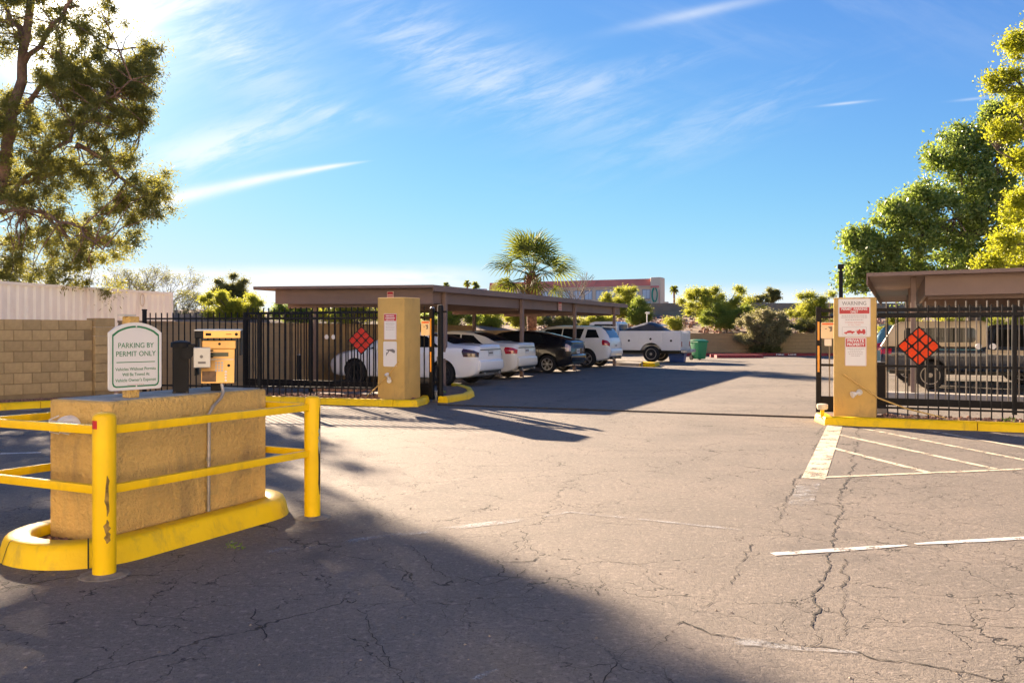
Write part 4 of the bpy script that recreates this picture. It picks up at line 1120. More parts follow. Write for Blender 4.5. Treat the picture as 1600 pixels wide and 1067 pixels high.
class Car:
    """body as a lofted skin; x forward from the rear bumper, y left, z up"""
    SUB = 4
    def __init__(s, L, keys, wheels, rw, tw=.21):
        s.L = L; s.k = {n: pchip(v) for n, v in keys.items()}; s.wheels = wheels; s.rw = rw; s.tw = tw
    def ctrl(s, x):
        k = s.k; wm, zb, zbelt, zr, wr = k['wm'](x), k['zb'](x), k['belt'](x), k['roof'](x), k['wr'](x)
        zs = zb+.10; zm = zs+(zbelt-zs)*.62
        ze = zbelt+(zr-zbelt)*.86
        return [(0, zb), (wm*.80, zb), (wm*.955, zs), (wm, zm), (wm*.965, zbelt), (wr, ze), (wr*.72, zr-.012), (0, zr)]
    def half(s, x, p):          # p in [0,7]
        c = s.ctrl(x); i = min(int(p), 6); t = p-i
        g = lambda j: c[j] if 0 <= j <= 7 else ((-c[1][0], c[1][1]) if j < 0 else (-c[6][0], c[6][1]))
        p0, p1, p2, p3 = g(i-1), g(i), g(i+1), g(i+2)
        if i in (3, 4): # keep window plane flat and the belt crisp
            if i == 4: p0, p3 = p1, p2; return (p1[0]+(p2[0]-p1[0])*t, p1[1]+(p2[1]-p1[1])*t)
        f = lambda a, b, c_, d: .5*((2*b)+(-a+c_)*t+(2*a-5*b+4*c_-d)*t*t+(-a+3*b-3*c_+d)*t**3)
        y, z = f(p0[0], p1[0], p2[0], p3[0]), f(p0[1], p1[1], p2[1], p3[1])
        return (y, z)
    def pt(s, x, p, side): 
        y, z = s.half(x, p); return Vector((x, y*side, z))
    def nrm(s, x, p, side):
        e = .01; a = s.pt(x+e, p, side)-s.pt(x-e, p, side); b = s.pt(x, min(7, p+e), side)-s.pt(x, max(0, p-e), side)
        n = a.cross(b); n.normalize()
        c = Vector((x, 0, .7)); q = s.pt(x, p, side)
        return n if n.dot(q-c) > 0 or (p > 5.5 and n.z > 0) else -n
    def body(s, mat_, parent, name='body'):
        xs = sorted(set([0, .015, .04, .08, .13, .2, .3]+list(np.linspace(.4, s.L-.3, 44))+[s.L-.2, s.L-.12, s.L-.06, s.L-.02, s.L]))
        ps = [i/s.SUB for i in range(7*s.SUB+1)]
        mb = MB(); vs = []
        for x in xs:
            r = [s.half(x, p) for p in ps]
            ring = [(x, y, z) for y, z in r]+[(x, -y, z) for y, z in r[-2:0:-1]]
            vs += ring
        n = 2*len(ps)-2; m = len(xs)
        fs = [(i*n+k, i*n+(k+1) % n, (i+1)*n+(k+1) % n, (i+1)*n+k) for i in range(m-1) for k in range(n)]
        fs += [tuple(range(n)), tuple(range(m*n-1, (m-1)*n-1, -1))]
        me = mb.add(vs, fs).mesh(name, mat_)
        o = link(name, me, parent)
        # wheel openings
        W = max(s.k['wm'](x) for x in xs)
        cut = MB()
        for wx in s.wheels:
            for sd in (-1, 1):
                prof = [(s.rw+.055, sd*(W-.30)), (s.rw+.055, sd*(W+.2))]
                cut.lathe(prof, 28, 'y', (wx, 0, s.rw+.015))
        co = link('cutter', cut.mesh('cutter', M['well']))
        md = o.modifiers.new('b', 'BOOLEAN'); md.operation = 'DIFFERENCE'; md.object = co; md.solver = 'EXACT'; md.material_mode = 'TRANSFER'
        co.parent = parent
        bpy.context.view_layer.update()
        me2 = bpy.data.meshes.new_from_object(o.evaluated_get(bpy.context.evaluated_depsgraph_get()))
        o.modifiers.clear(); o.data = me2; me2.name = name
        bpy.data.objects.remove(co)
        bm = bmesh.new(); bm.from_mesh(me2)
        for f in bm.faces: f.smooth = True
        for e in bm.edges:
            if len(e.link_faces) == 2 and e.calc_face_angle(0) > R(38): e.smooth = False
        bm.to_mesh(me2); bm.free()
        return o
    def patch(s, name, m, parent, side, fx, fp, nx=8, np_=4, off=.006, both=False):
        """fx(i,j)->x, fp(i,j)->ring position, with i,j in 0..1"""
        vs = []
        for a in range(nx+1):
            for b in range(np_+1):
                i, j = a/nx, b/np_; x, p = fx(i, j), fp(i, j)
                vs.append(s.pt(x, p, side)+s.nrm(x, p, side)*off)
        q = np_+1
        fs = [(a*q+b, a*q+b+1, (a+1)*q+b+1, (a+1)*q+b) for a in range(nx) for b in range(np_)]
        return MB().add(vs, fs).obj(name, m, parent, smooth=True, ang=80)
    def window(s, name, parent, side, b0, b1, t0, t1, p0=4.12, p1=4.92, m=None, off=.004):
        return s.patch(name, m or M['glass'], parent, side, lambda i, j: (b0+(b1-b0)*i)*(1-j)+(t0+(t1-t0)*i)*j, lambda i, j: p0+(p1-p0)*j, 10, 3, off)
    def screen(s, name, parent, x0, x1, p=5.25, m=None, off=.005):
        vs = []; N = 12; K = 6
        for a in range(K+1):
            x = x0+(x1-x0)*a/K
            for b in range(N+1):
                f = -1+2*b/N; sd = 1 if f >= 0 else -1; pp = 7-(7-p)*abs(f)
                vs.append(s.pt(x, pp, sd)+s.nrm(x, pp, sd)*off)
        q = N+1
        return MB().add(vs, [(a*q+b, a*q+b+1, (a+1)*q+b+1, (a+1)*q+b) for a in range(K) for b in range(N)]).obj(name, m or M['glass'], parent, smooth=True, ang=80)
    def lights(s, m, parent, x1, p0, p1, x0=.005, taper=.3, name='tail_light', off=.010):
        for sd in (1, -1):
            s.patch(name, m, parent, sd, lambda i, j: x0+(x1-x0)*i*(1-taper*abs(j-.6)), lambda i, j: p0+(p1-p0)*j, 8, 4, off)

WHEEL = {}
def wheel_parts(kind, r, w):
    key = (kind, r, w)
    if key in WHEEL: return WHEEL[key]
    ri = r*.66
    ty = MB().lathe([(ri, -w/2+.01), (r*.90, -w/2), (r*.985, -w/2+.03), (r, -w/4), (r, w/4), (r*.985, w/2-.03), (r*.90, w/2), (ri, w/2-.01)], 32, 'y').mesh('tyre', M['tyre'], smooth=True, ang=50)
    mb = MB(); y = w/2
    rim_m = {'five': M['alloy'], 'six': M['alloy'], 'dark': M['alloy_dark'], 'steel': M['steel_wheel']}[kind]
    for sg in (1, -1):
        # barrel lip
        mb.lathe([(ri, sg*(y-.012)), (ri, sg*(y-.002)), (ri*.90, sg*(y-.006)), (ri*.90, sg*(y-.05))], 32, 'y')
        if kind == 'steel':
            mb.lathe([(ri*.9, sg*(y-.045)), (ri*.55, sg*(y-.03)), (ri*.35, sg*(y-.035))], 24, 'y')
        else:
            n = {'five': 5, 'six': 6, 'dark': 7}[kind]
            for k in range(n):
                a = 2*math.pi*k/n; c, s_ = math.cos(a), math.sin(a); hw = ri*(.17 if n < 7 else .12)
                P = [(.12, -hw*.8), (ri*.93, -hw*1.15), (ri*.93, hw*1.15), (.12*1., hw*.8)]
                pts = [(x*c-z*s_, x*s_+z*c) for x, z in [(ri*.18, -hw*.7), (ri*.93, -hw*1.2), (ri*.93, hw*1.2), (ri*.18, hw*.7)]]
                lo, hi = sorted((sg*(y-.03), sg*(y-.010)))
                mb.prism(pts, lo, hi, 'y')
        mb.lathe([(ri*.26, sg*(y-.04)), (ri*.25, sg*(y-.006)), (ri*.05, sg*(y-.002))], 16, 'y')
    rim = mb.mesh('rim', rim_m, smooth=True, ang=40)
    hb = MB().lathe([(ri*.92, -.03), (ri*.92, .03)], 24, 'y')
    if kind == 'steel':
        for k in range(8):
            a = math.pi/4*k
            for sg in (1, -1): hb.lathe([(ri*.10, sg*(y-.04)), (ri*.10, sg*(y-.026))], 8, 'y', (ri*.68*math.cos(a), 0, ri*.68*math.sin(a)))
    disc = hb.mesh('brake_disc', M['well'])
    WHEEL[key] = (ty, rim, disc); return WHEEL[key]
def add_wheels(t, xs, yh, r, w, kind):
    ty, rim, disc = wheel_parts(kind, r, w)
    for x in xs:
        for sd in (1, -1):
            o = link('wheel', ty, t, (x, sd*(yh-w/2), r)); link('rim', rim, o); link('brake_disc', disc, o)

def place(name, label, cat, u, v):
    """vehicle with its nose away from the drive (towards -v)"""
    x, y = UV(u, v); return thing(name, label, cat, (x, y), math.pi-TH)
def rear_plate(t, x, z, w=.31, h=.155, tilt=0.):
    o = MB().box(-.012, .0, -w/2, w/2, -h/2, h/2).obj('number_plate', M['plate'], t, (x, 0, z), (0, tilt, 0))
    MB().box(-.0135, -.0122, -w*.4, w*.4, -h*.12, h*.16).obj('plate_band', M['grey_ink'], o)
def mirror(car, t, x, m):
    for sd in (1, -1):
        p = car.pt(x, 4.1, sd)
        MB().box(-.07, .07, -.09, .09, -.06, .07).obj('wing_mirror', m, t, (p.x, p.y+sd*.09, p.z+.04), bevel=.03, seg=2, smooth=True)
def handles(car, t, xs, m, p=3.75):
    for x in xs:
        for sd in (1, -1):
            q = car.pt(x, p, sd); MB().box(-.09, .09, -.012, .012, -.014, .014).obj('door_handle', m, t, (q.x, q.y+sd*.008, q.z), bevel=.006)
def seams(car, t, xs, p0=2.1, p1=4.0):
    for x in xs:
        for sd in (1, -1): car.patch('door_seam', M['trim'], t, sd, lambda i, j: x-.005+.010*i, lambda i, j: p0+(p1-p0)*j, 1, 8, .0015)

def sedan(label, u, v, paint, tail, kind, coupe):
    W = .905
    roof = [(0, 1.02), (.04, 1.075), (.45, 1.10), (.78, 1.125), (1.25, 1.31), (1.75, 1.425), (2.3, 1.46), (2.8, 1.40), (3.3, 1.20), (3.72, .99), (4.4, .87), (4.7, .74), (4.8, .66)]
    belt = [(0, .90), (.1, .96), (.6, 1.01), (1.5, .985), (3.6, .92), (4.3, .80), (4.65, .66), (4.8, .56)]
    if not coupe:
        roof = [(0, 1.03), (.04, 1.085), (.4, 1.11), (.70, 1.135), (1.15, 1.32), (1.65, 1.44), (2.3, 1.475), (2.85, 1.42), (3.3, 1.24), (3.75, 1.0), (4.4, .88), (4.7, .76), (4.82, .68)]
        belt = [(0, .91), (.1, .97), (.6, 1.0), (1.5, .97), (3.6, .92), (4.3, .80), (4.65, .68), (4.82, .58)]
    L = roof[-1][0]
    keys = dict(roof=roof, belt=belt,
        zb=[(0, .42), (.06, .34), (.3, .24), (.8, .20), (4.2, .20), (4.6, .24), (L, .32)],
        wm=[(0, .70), (.03, .785), (.09, .85), (.2, .885), (.6, W), (3.9, W), (4.4, .86), (4.65, .76), (L, .60)],
        wr=[(0, .60), (.1, .68), (.7, .66), (1.2, .585), (1.8, .575), (2.6, .58), (3.2, .62), (3.75, .68), (4.4, .66), (L, .46)])
    c = Car(L, keys, (.98, 3.76), .325)
    t = place('sedan_car', label, 'car', u, v)
    c.body(paint, t)
    for sd in (1, -1):
        if coupe: c.window('side_window', t, sd, 1.05, 3.35, 1.62, 2.72)
        else:
            c.window('side_window', t, sd, 1.00, 1.85, 1.52, 1.92); c.window('side_window', t, sd, 1.90, 3.30, 1.97, 2.72)
    c.screen('rear_window', t, .80, 1.52, 5.15); c.screen('windscreen', t, 2.86, 3.62, 5.1)
    c.lights(tail, t, .42 if coupe else .36, 3.12, 3.95, taper=.25)
    rear_plate(t, -.004, .87)
    MB().box(-.02, .0, -.62, .62, .955, .975).obj('boot_seam', M['trim'], t)
    c.patch('boot_spoiler', paint, t, 1, lambda i, j: .0+.12*i, lambda i, j: 5.2+1.8*j, 3, 6, .025); c.patch('boot_spoiler', paint, t, -1, lambda i, j: .0+.12*i, lambda i, j: 5.2+1.8*j, 3, 6, .025)
    b = MB().prism([(-.055, .44), (-.07, .50), (-.06, .66), (-.01, .70), (.10, .70), (.10, .42), (-.02, .40)], -.72, .72, 'y').obj('rear_bumper', paint, t, bevel=.03, seg=3, smooth=True)
    MB().box(-.045, .1, -.60, .60, .34, .415).obj('bumper_valance', M['trim'], t, bevel=.02)
    for sd in (1, -1):
        MB().box(-.062, -.05, sd*.52-.06, sd*.52+.06, .56, .585).obj('bumper_reflector', M['tail_red'], t)
        MB().lathe([(.035, -.06), (.035, .12)], 12).obj('exhaust_pipe', M['alloy'], t, (-.01, sd*.46, .33), (0, R(90), 0))
    mirror(c, t, 3.02, paint); handles(c, t, (1.75,) if coupe else (1.35, 2.35), M['alloy'] if not coupe else paint); seams(c, t, (1.55, 3.05) if coupe else (1.25, 2.0, 3.1))
    add_wheels(t, (.98, 3.76), W-.01, .325, .215, kind)
    return t
sedan('white coupe with a dark tail light parked nearest the left gate', 21.1, -10.08, M['car_white'], M['tail_dark'], 'dark', True)
sedan('pearl white sedan with a red tail light between the white coupe and the black hatchback', 24.35, -10.40, M['car_pearl'], M['tail_red'], 'dark', False)

def hatch(label, u, v, paint, name='hatchback_car', glass=None, tail=None, flip=False):
    W = .87; L = 4.45
    roof = [(0, 1.04), (.03, 1.10), (.18, 1.17), (.5, 1.245), (.9, 1.34), (1.5, 1.455), (2.1, 1.495), (2.6, 1.45), (3.1, 1.30), (3.7, 1.03), (4.15, .87), (4.36, .76), (L, .64)]
    belt = [(0, .93), (.1, 1.0), (.6, 1.02), (1.5, .97), (3.5, .90), (4.1, .78), (L, .56)]
    keys = dict(roof=roof, belt=belt, zb=[(0, .40), (.08, .32), (.3, .24), (.8, .19), (3.9, .19), (4.2, .24), (L, .32)],
        wm=[(0, .73), (.03, .79), (.09, .83), (.25, .855), (.7, W), (3.6, W), (4.1, .82), (4.3, .74), (L, .58)],
        wr=[(0, .62), (.1, .66), (.6, .60), (1.2, .57), (2.4, .57), (3.1, .61), (3.7, .66), (L, .44)])
    c = Car(L, keys, (.84, 3.54), .315)
    t = place(name, label, 'car', u, v)
    c.body(paint, t)
    for sd in (1, -1):
        c.window('side_window', t, sd, .95, 1.75, 1.15, 1.80); c.window('side_window', t, sd, 1.80, 3.05, 1.85, 2.6)
    c.screen('rear_window', t, .16, 1.25, 5.15); c.screen('windscreen', t, 2.65, 3.55, 5.1)
    MB().box(-.012, .05, -.56, .56, .86, 1.015).obj('lower_rear_window', glass or M['glass_blue'], t, bevel=.008)
    MB().box(-.03, .14, -.64, .64, 1.045, 1.075).obj('rear_spoiler', paint, t, bevel=.012)
    c.lights(tail or M['tail_clear'], t, .17, 3.0, 4.02, taper=.1)
    rear_plate(t, -.006, .76)
    MB().prism([(-.05, .46), (-.06, .62), (-.01, .66), (.10, .66), (.10, .42), (-.02, .40)], -.72, .72, 'y').obj('rear_bumper', paint, t, bevel=.03, seg=3, smooth=True)
    MB().box(-.052, -.04, -.66, .66, .58, .60).obj('bumper_strip', M['alloy'], t)
    MB().box(-.03, .1, -.60, .60, .33, .40).obj('bumper_valance', M['trim'], t, bevel=.02)
    mirror(c, t, 2.85, paint); handles(c, t, (1.25, 2.25), paint); seams(c, t, (1.15, 1.9, 2.95))
    add_wheels(t, (.84, 3.54), W-.01, .315, .20, 'six')
    return t
hatch('black hatchback with a bluish rear window between the pearl sedan and the silver wagon', 28.85, -10.35, M['car_black'])

def wagon(label, u, v, paint, tail, glass=None, kind='five'):
    W = .92; L = 4.75
    roof = [(0, 1.08), (.03, 1.16), (.10, 1.30), (.22, 1.50), (.38, 1.62), (.8, 1.67), (2.0, 1.70), (2.7, 1.66), (3.2, 1.46), (3.75, 1.16), (4.4, 1.02), (4.65, .90), (L, .76)]
    belt = [(0, .98), (.1, 1.08), (.5, 1.13), (1.5, 1.09), (3.6, 1.04), (4.3, .94), (L, .66)]
    keys = dict(roof=roof, belt=belt, zb=[(0, .46), (.08, .38), (.3, .30), (.8, .24), (4.1, .24), (4.5, .28), (L, .36)],
        wm=[(0, .76), (.03, .83), (.09, .88), (.2, .905), (.6, W), (3.9, W), (4.4, .87), (4.6, .78), (L, .62)],
        wr=[(0, .66), (.1, .68), (.3, .65), (.8, .635), (2.5, .64), (3.2, .66), (3.75, .70), (4.4, .70), (L, .50)])
    c = Car(L, keys, (.95, 3.80), .36)
    t = place('wagon_car', label, 'car', u, v)
    c.body(paint, t)
    for sd in (1, -1):
        c.window('side_window', t, sd, .42, 1.02, .62, .98, 4.16, 4.86); c.window('side_window', t, sd, 1.22, 2.02, 1.12, 2.0); c.window('side_window', t, sd, 2.07, 3.35, 2.05, 2.75)
        MB().tube([c.pt(x, 5.35, sd)+Vector((0, 0, .035)) for x in np.linspace(.6, 2.6, 8)], .014, 6).obj('roof_rail', M['trim'], t)
    c.screen('rear_window', t, .05, .36, 5.12, glass or M['glass_blue']); c.screen('windscreen', t, 2.78, 3.62, 5.1)
    c.lights(tail, t, .30, 3.2, 4.02, taper=.15)
    rear_plate(t, -.006, .88)
    MB().prism([(.16, 1.655), (.42, 1.675), (.42, 1.64), (.18, 1.60)], -.56, .56, 'y').obj('roof_spoiler', paint, t, bevel=.01)
    MB().prism([(-.06, .50), (-.08, .58), (-.06, .72), (-.01, .76), (.10, .76), (.10, .46), (-.02, .44)], -.76, .76, 'y').obj('rear_bumper', paint, t, bevel=.03, seg=3, smooth=True)
    MB().box(-.06, .1, -.64, .64, .36, .455).obj('bumper_valance', M['trim'], t, bevel=.02)
    for sd in (1, -1): MB().lathe([(.04, -.06), (.04, .12)], 12).obj('exhaust_pipe', M['alloy'], t, (-.02, sd*.5, .38), (0, R(90), 0))
    mirror(c, t, 3.05, paint); handles(c, t, (1.45, 2.45), paint); seams(c, t, (1.15, 2.05, 3.15))
    add_wheels(t, (.95, 3.80), W-.01, .36, .23, kind)
    return t
wagon('silver white sport utility wagon with a red tail light beside the white utility truck', 33.8, -10.5, M['car_silver'], M['tail_red'])
wagon('teal blue sport utility wagon half hidden behind the camper pickup', 28.2, -.70+.0, M['car_teal'], M['tail_red']).rotation_euler = (0, 0, -TH)

def utility_truck():
    x, y = UV(40.9, -9.25); t = thing('utility_truck', 'white utility truck with boxed tool compartments parked at the end of the carport', 'truck', (x, y), math.pi-TH)
    W = 1.02; wx = 1.42; r = .39
    arch = [(wx-.52*math.cos(a), .42+.50*math.sin(a)) for a in np.linspace(0, math.pi, 14)]
    for sd in (1, -1):
        side = [(0, .56), (0, 1.48), (3.0, 1.48), (3.0, .56)]+[(x_, max(.56, z)) for x_, z in arch[::-1]]
        lo, hi = sorted((sd*.62, sd*W))
        MB().prism(side, lo, hi, 'y').obj('tool_body', M['truck_white'], t, bevel=.012, seg=1)
        for (a, b, z0, z1) in ((.06, .84, .64, 1.42), (.90, 1.96, .98, 1.42), (2.02, 2.94, .64, 1.42)):
            d = MB().box(a, b, min(sd*(W+.001), sd*(W+.016)), max(sd*(W+.001), sd*(W+.016)), z0, z1).obj('compartment_door', M['truck_white'], t, bevel=.008, seg=1)
            MB().lathe([(.055, sd*(W+.017)), (.055, sd*(W+.026)), (.03, sd*(W+.028))], 14, 'y', ((a+b)/2, 0, 1.02 if z0 < .9 else 1.10)).obj('latch', M['trim'], d)
    MB().box(.02, 2.98, -.615, .615, .62, .80).obj('bed_floor', M['truck_white'], t)
    MB().box(-.012, .03, -.61, .61, .72, 1.36).obj('tailgate', M['truck_white'], t, bevel=.01)
    for sd in (1, -1):
        MB().box(-.014, -.002, sd*.82-.06, sd*.82+.06, .74, .98).obj('tail_light', M['tail_red'], t)
        MB().box(-.006, -.001, sd*.82-.16, sd*.82+.16, 1.04, 1.42).obj('rear_door', M['truck_white'], t)
    MB().box(-.28, .0, -.98, .98, .46, .60).obj('step_bumper', M['grey_metal'], t, bevel=.02)
    MB().box(-.292, -.281, -.16, .16, .48, .60).obj('number_plate', M['plate'], t)
    # cab
    prof = [(3.06, .50), (3.06, 1.30), (3.12, 1.86), (3.24, 1.93), (4.2, 1.93), (4.4, 1.88), (4.95, 1.36), (5.75, 1.24), (5.95, 1.12), (6.0, .62), (5.9, .46), (5.65, .46)]
    prof += [(5.18+.46*math.cos(a), .40+.46*math.sin(a)) for a in np.linspace(.15, math.pi-.15, 10)]+[(4.6, .46)]
    cab = MB().prism(prof, -.93, .93, 'y').obj('cab', M['truck_white'], t, bevel=.05, seg=3, smooth=True)
    for sd in (1, -1):
        MB().prism([(3.22, 1.34), (3.27, 1.80), (4.22, 1.80), (4.72, 1.34)], min(sd*.932, sd*.938), max(sd*.932, sd*.938), 'y').obj('side_window', M['glass'], t)
        MB().box(4.5, 4.62, min(sd*.94, sd*1.16), max(sd*.94, sd*1.16), 1.34, 1.62).obj('wing_mirror', M['trim'], t, bevel=.03)
    MB().box(3.050, 3.058, -.66, .66, 1.40, 1.78).obj('rear_window', M['glass_blue'], t)
    MB().box(.2, 5.6, -.42, .42, .40, .55).obj('chassis', M['trim'], t)
    add_wheels(t, (wx, 5.18), W-.02, r, .26, 'steel')
utility_truck()
def cover():
    x, y = UV(40.95, -9.25); t = thing('tarp_load', 'dark peaked tarp load rising above the bed of the white utility truck', 'tarp', (x, y, .80), math.pi-TH)
    n, k = 16, 8; vs = []
    rg = random.Random(4)
    prof = lambda x: float(np.interp(x, [0, .10, .72, .95, 1.05, 2.15, 2.3], [.62, .70, 1.04, 1.12, 1.11, .80, .70]))
    for i in range(n+1):
        x_ = 2.3*i/n; h = prof(x_)
        for j in range(k+1):
            f = -1+2*j/k; vs.append((.70+x_, f*.58+rg.uniform(-.01, .01), h*(1-.10*abs(f)**4)+rg.uniform(-.01, .01)))
    q = k+1
    o = MB(); o.add(vs, [(a*q+b, a*q+b+1, (a+1)*q+b+1, (a+1)*q+b) for a in range(n) for b in range(k)])
    e = len(vs); ring = [j for j in range(q)]+[a*q+k for a in range(1, n+1)]+[n*q+j for j in range(k-1, -1, -1)]+[a*q for a in range(n-1, 0, -1)]
    lo = [(vs[i][0], vs[i][1]*1.02, .002) for i in ring]; m_ = len(ring)
    o.v += lo; o.f += [(ring[i], ring[(i+1) % m_], e+(i+1) % m_, e+i) for i in range(m_)]; o.f.append(tuple(e+i for i in range(m_)))
    o.obj('cover', M['tarp'], t, smooth=True, ang=30)
    MB().add([(1.02, -.585, .92), (1.02, .585, .92), (1.14, .585, 0.985), (1.14, -.585, 0.985)], [(0, 1, 2, 3)]).obj('pale_strip', M['grey_metal'], t)
cover()

def camper_pickup():
    x, y = UV(25.0, -.42); t = thing('camper_pickup', 'dark blue pickup with a tan camper shell behind the right fence', 'pickup', (x, y), -TH)
    W = .86; L = 4.9
    roof = [(0, 1.02), (.04, 1.05), (2.3, 1.05), (2.36, 1.10), (2.50, 1.58), (2.62, 1.63), (3.2, 1.62), (3.45, 1.54), (3.95, 1.10), (4.7, .98), (4.85, .9), (L, .78)]
    belt = [(0, .98), (.1, 1.02), (2.3, 1.02), (3.9, 1.0), (4.6, .90), (L, .68)]
    keys = dict(roof=roof, belt=belt, zb=[(0, .52), (.1, .46), (4.6, .44), (L, .5)],
        wm=[(0, .79), (.05, .83), (.15, .85), (.5, W), (4.3, W), (4.7, .82), (L, .70)],
        wr=[(0, .76), (.2, .79), (2.3, .79), (2.5, .64), (3.3, .64), (3.95, .70), (L, .58)])
    c = Car(L, keys, (1.15, 4.05), .35)
    c.body(M['car_navy'], t)
    for sd in (1, -1):
        c.window('side_window', t, sd, 2.52, 3.72, 2.62, 3.36)
        c.patch('tan_stripe', M['car_tan'], t, sd, lambda i, j: 2.38+1.4*i, lambda i, j: 3.25+.68*j, 8, 3, .004)
        c.patch('blue_reflection', M['car_teal'], t, sd, lambda i, j: .5+1.8*i, lambda i, j: 3.72+.22*j, 8, 2, .004)  # blue reflection on the bed side, put in as colour
        c.lights(M['tail_red'], t, .26, 3.15, 3.95, taper=.05) if sd == 1 else None
        MB().tube([(1.15-.43*math.cos(a), sd*(W+.005), .365+.43*math.sin(a)) for a in np.linspace(.1, math.pi-.1, 14)], .018, 6).obj('arch_trim', M['alloy_dark'], t)
    c.screen('windscreen', t, 3.5, 3.9, 5.1)
    # camper shell
    s_ = MB().prism([(-.02, 1.06), (.30, 1.62), (.46, 1.70), (2.30, 1.72), (2.40, 1.68), (2.40, 1.06)], -.80, .80, 'y').obj('camper_shell', M['car_tan'], t, bevel=.045, seg=3, smooth=True)
    for sd in (1, -1):
        o = rr2(1.62, .36, .09, 5, 1.36, 1.36); 
        MB().prism(o, min(sd*.801, sd*.806), max(sd*.801, sd*.806), 'y').obj('shell_window', M['glass'], s_)
    MB().add([(-.025+.012, -.66, 1.12), (-.025+.012, .66, 1.12), (.262, .60, 1.58), (.262, -.60, 1.58)], [(0, 1, 2, 3)]).obj('shell_rear_window', M['glass_blue'], s_)
    MB().box(-.14, .02, -.82, .82, .50, .64).obj('rear_bumper', M['alloy'], t, bevel=.02); MB().box(.2, 4.5, -.5, .5, .36, .5).obj('chassis', M['trim'], t)
    rear_plate(t, -.008, .80); mirror(c, t, 3.5, M['trim'])
    add_wheels(t, (1.15, 4.05), W-.01, .35, .22, 'steel')
camper_pickup()

# ---- bins
def wheeled_bin(label, loc, rot):
    t = thing('wheeled_bin', label, 'bin', loc, rot)
    def ring(w, d, z, yo=0): return [(-w/2, -d/2+yo, z), (w/2, -d/2+yo, z), (w/2, d/2+yo, z), (-w/2, d/2+yo, z)]
    vs = ring(.46, .50, .06)+ring(.60, .68, .92)
    MB().add(vs, [(3, 2, 1, 0), (4, 5, 6, 7), (0, 1, 5, 4), (1, 2, 6, 5), (2, 3, 7, 6), (3, 0, 4, 7)]).obj('bin_body', M['bin_green'], t, bevel=.03, seg=2, smooth=True)
    MB().box(-.335, .335, -.37, .37, .885, .935).obj('rim', M['bin_green'], t, bevel=.015)
    MB().prism([(-.38, .938), (-.36, .99), (.0, 1.06), (.36, 1.02), (.42, .95)], -.33, .33, 'x').obj('lid', M['bin_green'], t, bevel=.02, seg=2, smooth=True)
    MB().tube([(-.25, .44, .93), (.25, .44, .93)], .018, 8).obj('handle', M['bin_green'], t)
    for s_ in (-1, 1): MB().lathe([(.13, s_*.0), (.13, .06)], 18, 'y').obj('wheel', M['tyre'], t, (s_*.26, .24, .13), R(90))
x, y = GP(1092, 562.5); wheeled_bin('green wheeled bin with a lid standing behind the white truck', (x, y), R(25))
def tub():
    x, y = GP(1058, 565.5); t = thing('blue_tub', 'low blue plastic tub under the back of the white truck', 'tub', (x+.02, y), -TH)
    MB().add([(-.34, -.22, .0), (.34, -.22, .0), (.34, .22, .0), (-.34, .22, .0), (-.38, -.26, .38), (.38, -.26, .38), (.38, .26, .38), (-.38, .26, .38)], [(3, 2, 1, 0), (0, 1, 5, 4), (1, 2, 6, 5), (2, 3, 7, 6), (3, 0, 4, 7), (4, 5, 6, 7)]).obj('tub_body', M['bin_blue'], t, bevel=.02)
    MB().box(-.40, .40, -.28, .28, .382, .41).obj('tub_lid', M['bin_blue'], t, bevel=.01)
tub()

# ---- shipping container
def container():
    far, L = Vector((-11.5, 29.2)), 12.1
    d = Vector((1.83, 6.7)).normalized(); p0 = far-d*L
    t = thing('shipping_container', 'long white corrugated shipping container behind the block wall', 'container', (*p0, 0), math.atan2(d.y, d.x))
    z0, z1, w = .25, 2.76, 2.44
    def corr(y, sg):
        vs = []; x = .12; pts = [(0.1, 0)]
        while x < L-.3: pts += [(x, 0), (x+.05, .05), (x+.15, .05), (x+.20, 0)]; x += .285
        pts.append((L-.1, 0)); n = len(pts)
        for z in (z0+.14, z1-.07): vs += [(px, y+sg*o, z) for px, o in pts]
        return MB().add(vs, [(i, i+1, n+i+1, n+i) for i in range(n-1)])
    corr(-.04+.02, 1).obj('side_panel', M['container'], t); corr(w+.02, -1).obj('side_panel', M['container'], t)
    for y in (-.05, w-.05):
        MB().box(0, L, y, y+.10, z0, z0+.15).obj('bottom_rail', M['container'], t); MB().box(0, L, y, y+.08, z1-.075, z1).obj('top_rail', M['container'], t)
        for x in (0, L-.12): MB().box(x, x+.12, y-.004, y+.10, z0+.152, z1-.077).obj('corner_post', M['container'], t)
        for x in (-.01, L-.16):
            for z in (z0-.01, z1-.10): MB().box(x, x+.17, y-.012, y+.11, z, z+.12).obj('corner_casting', M['container'], t, bevel=.008, seg=1)
    MB().box(.02, L-.02, 0, w, z1-.05, z1-.02).obj('roof', M['container'], t); MB().box(.02, L-.02, 0, w, z0, z0+.1).obj('floor', M['container'], t)
    for x in (.03, L-.06): MB().box(x, x+.03, .06, w-.06, z0+.1, z1-.06).obj('end_wall', M['container'], t)
    for x in (.2, L/2, L-.4): MB().box(x, x+.3, 0, w, 0, z0-.012).obj('support_block', M['concrete'], t)
    # coupling loop hanging near the end
    MB().tube([(L-1.55+.10*math.cos(a), -.065, z1-.30+.20*math.sin(a)) for a in np.linspace(0, 2*math.pi, 16)], .012, 5).obj('hose_loop', M['car_tan'], t)
container()

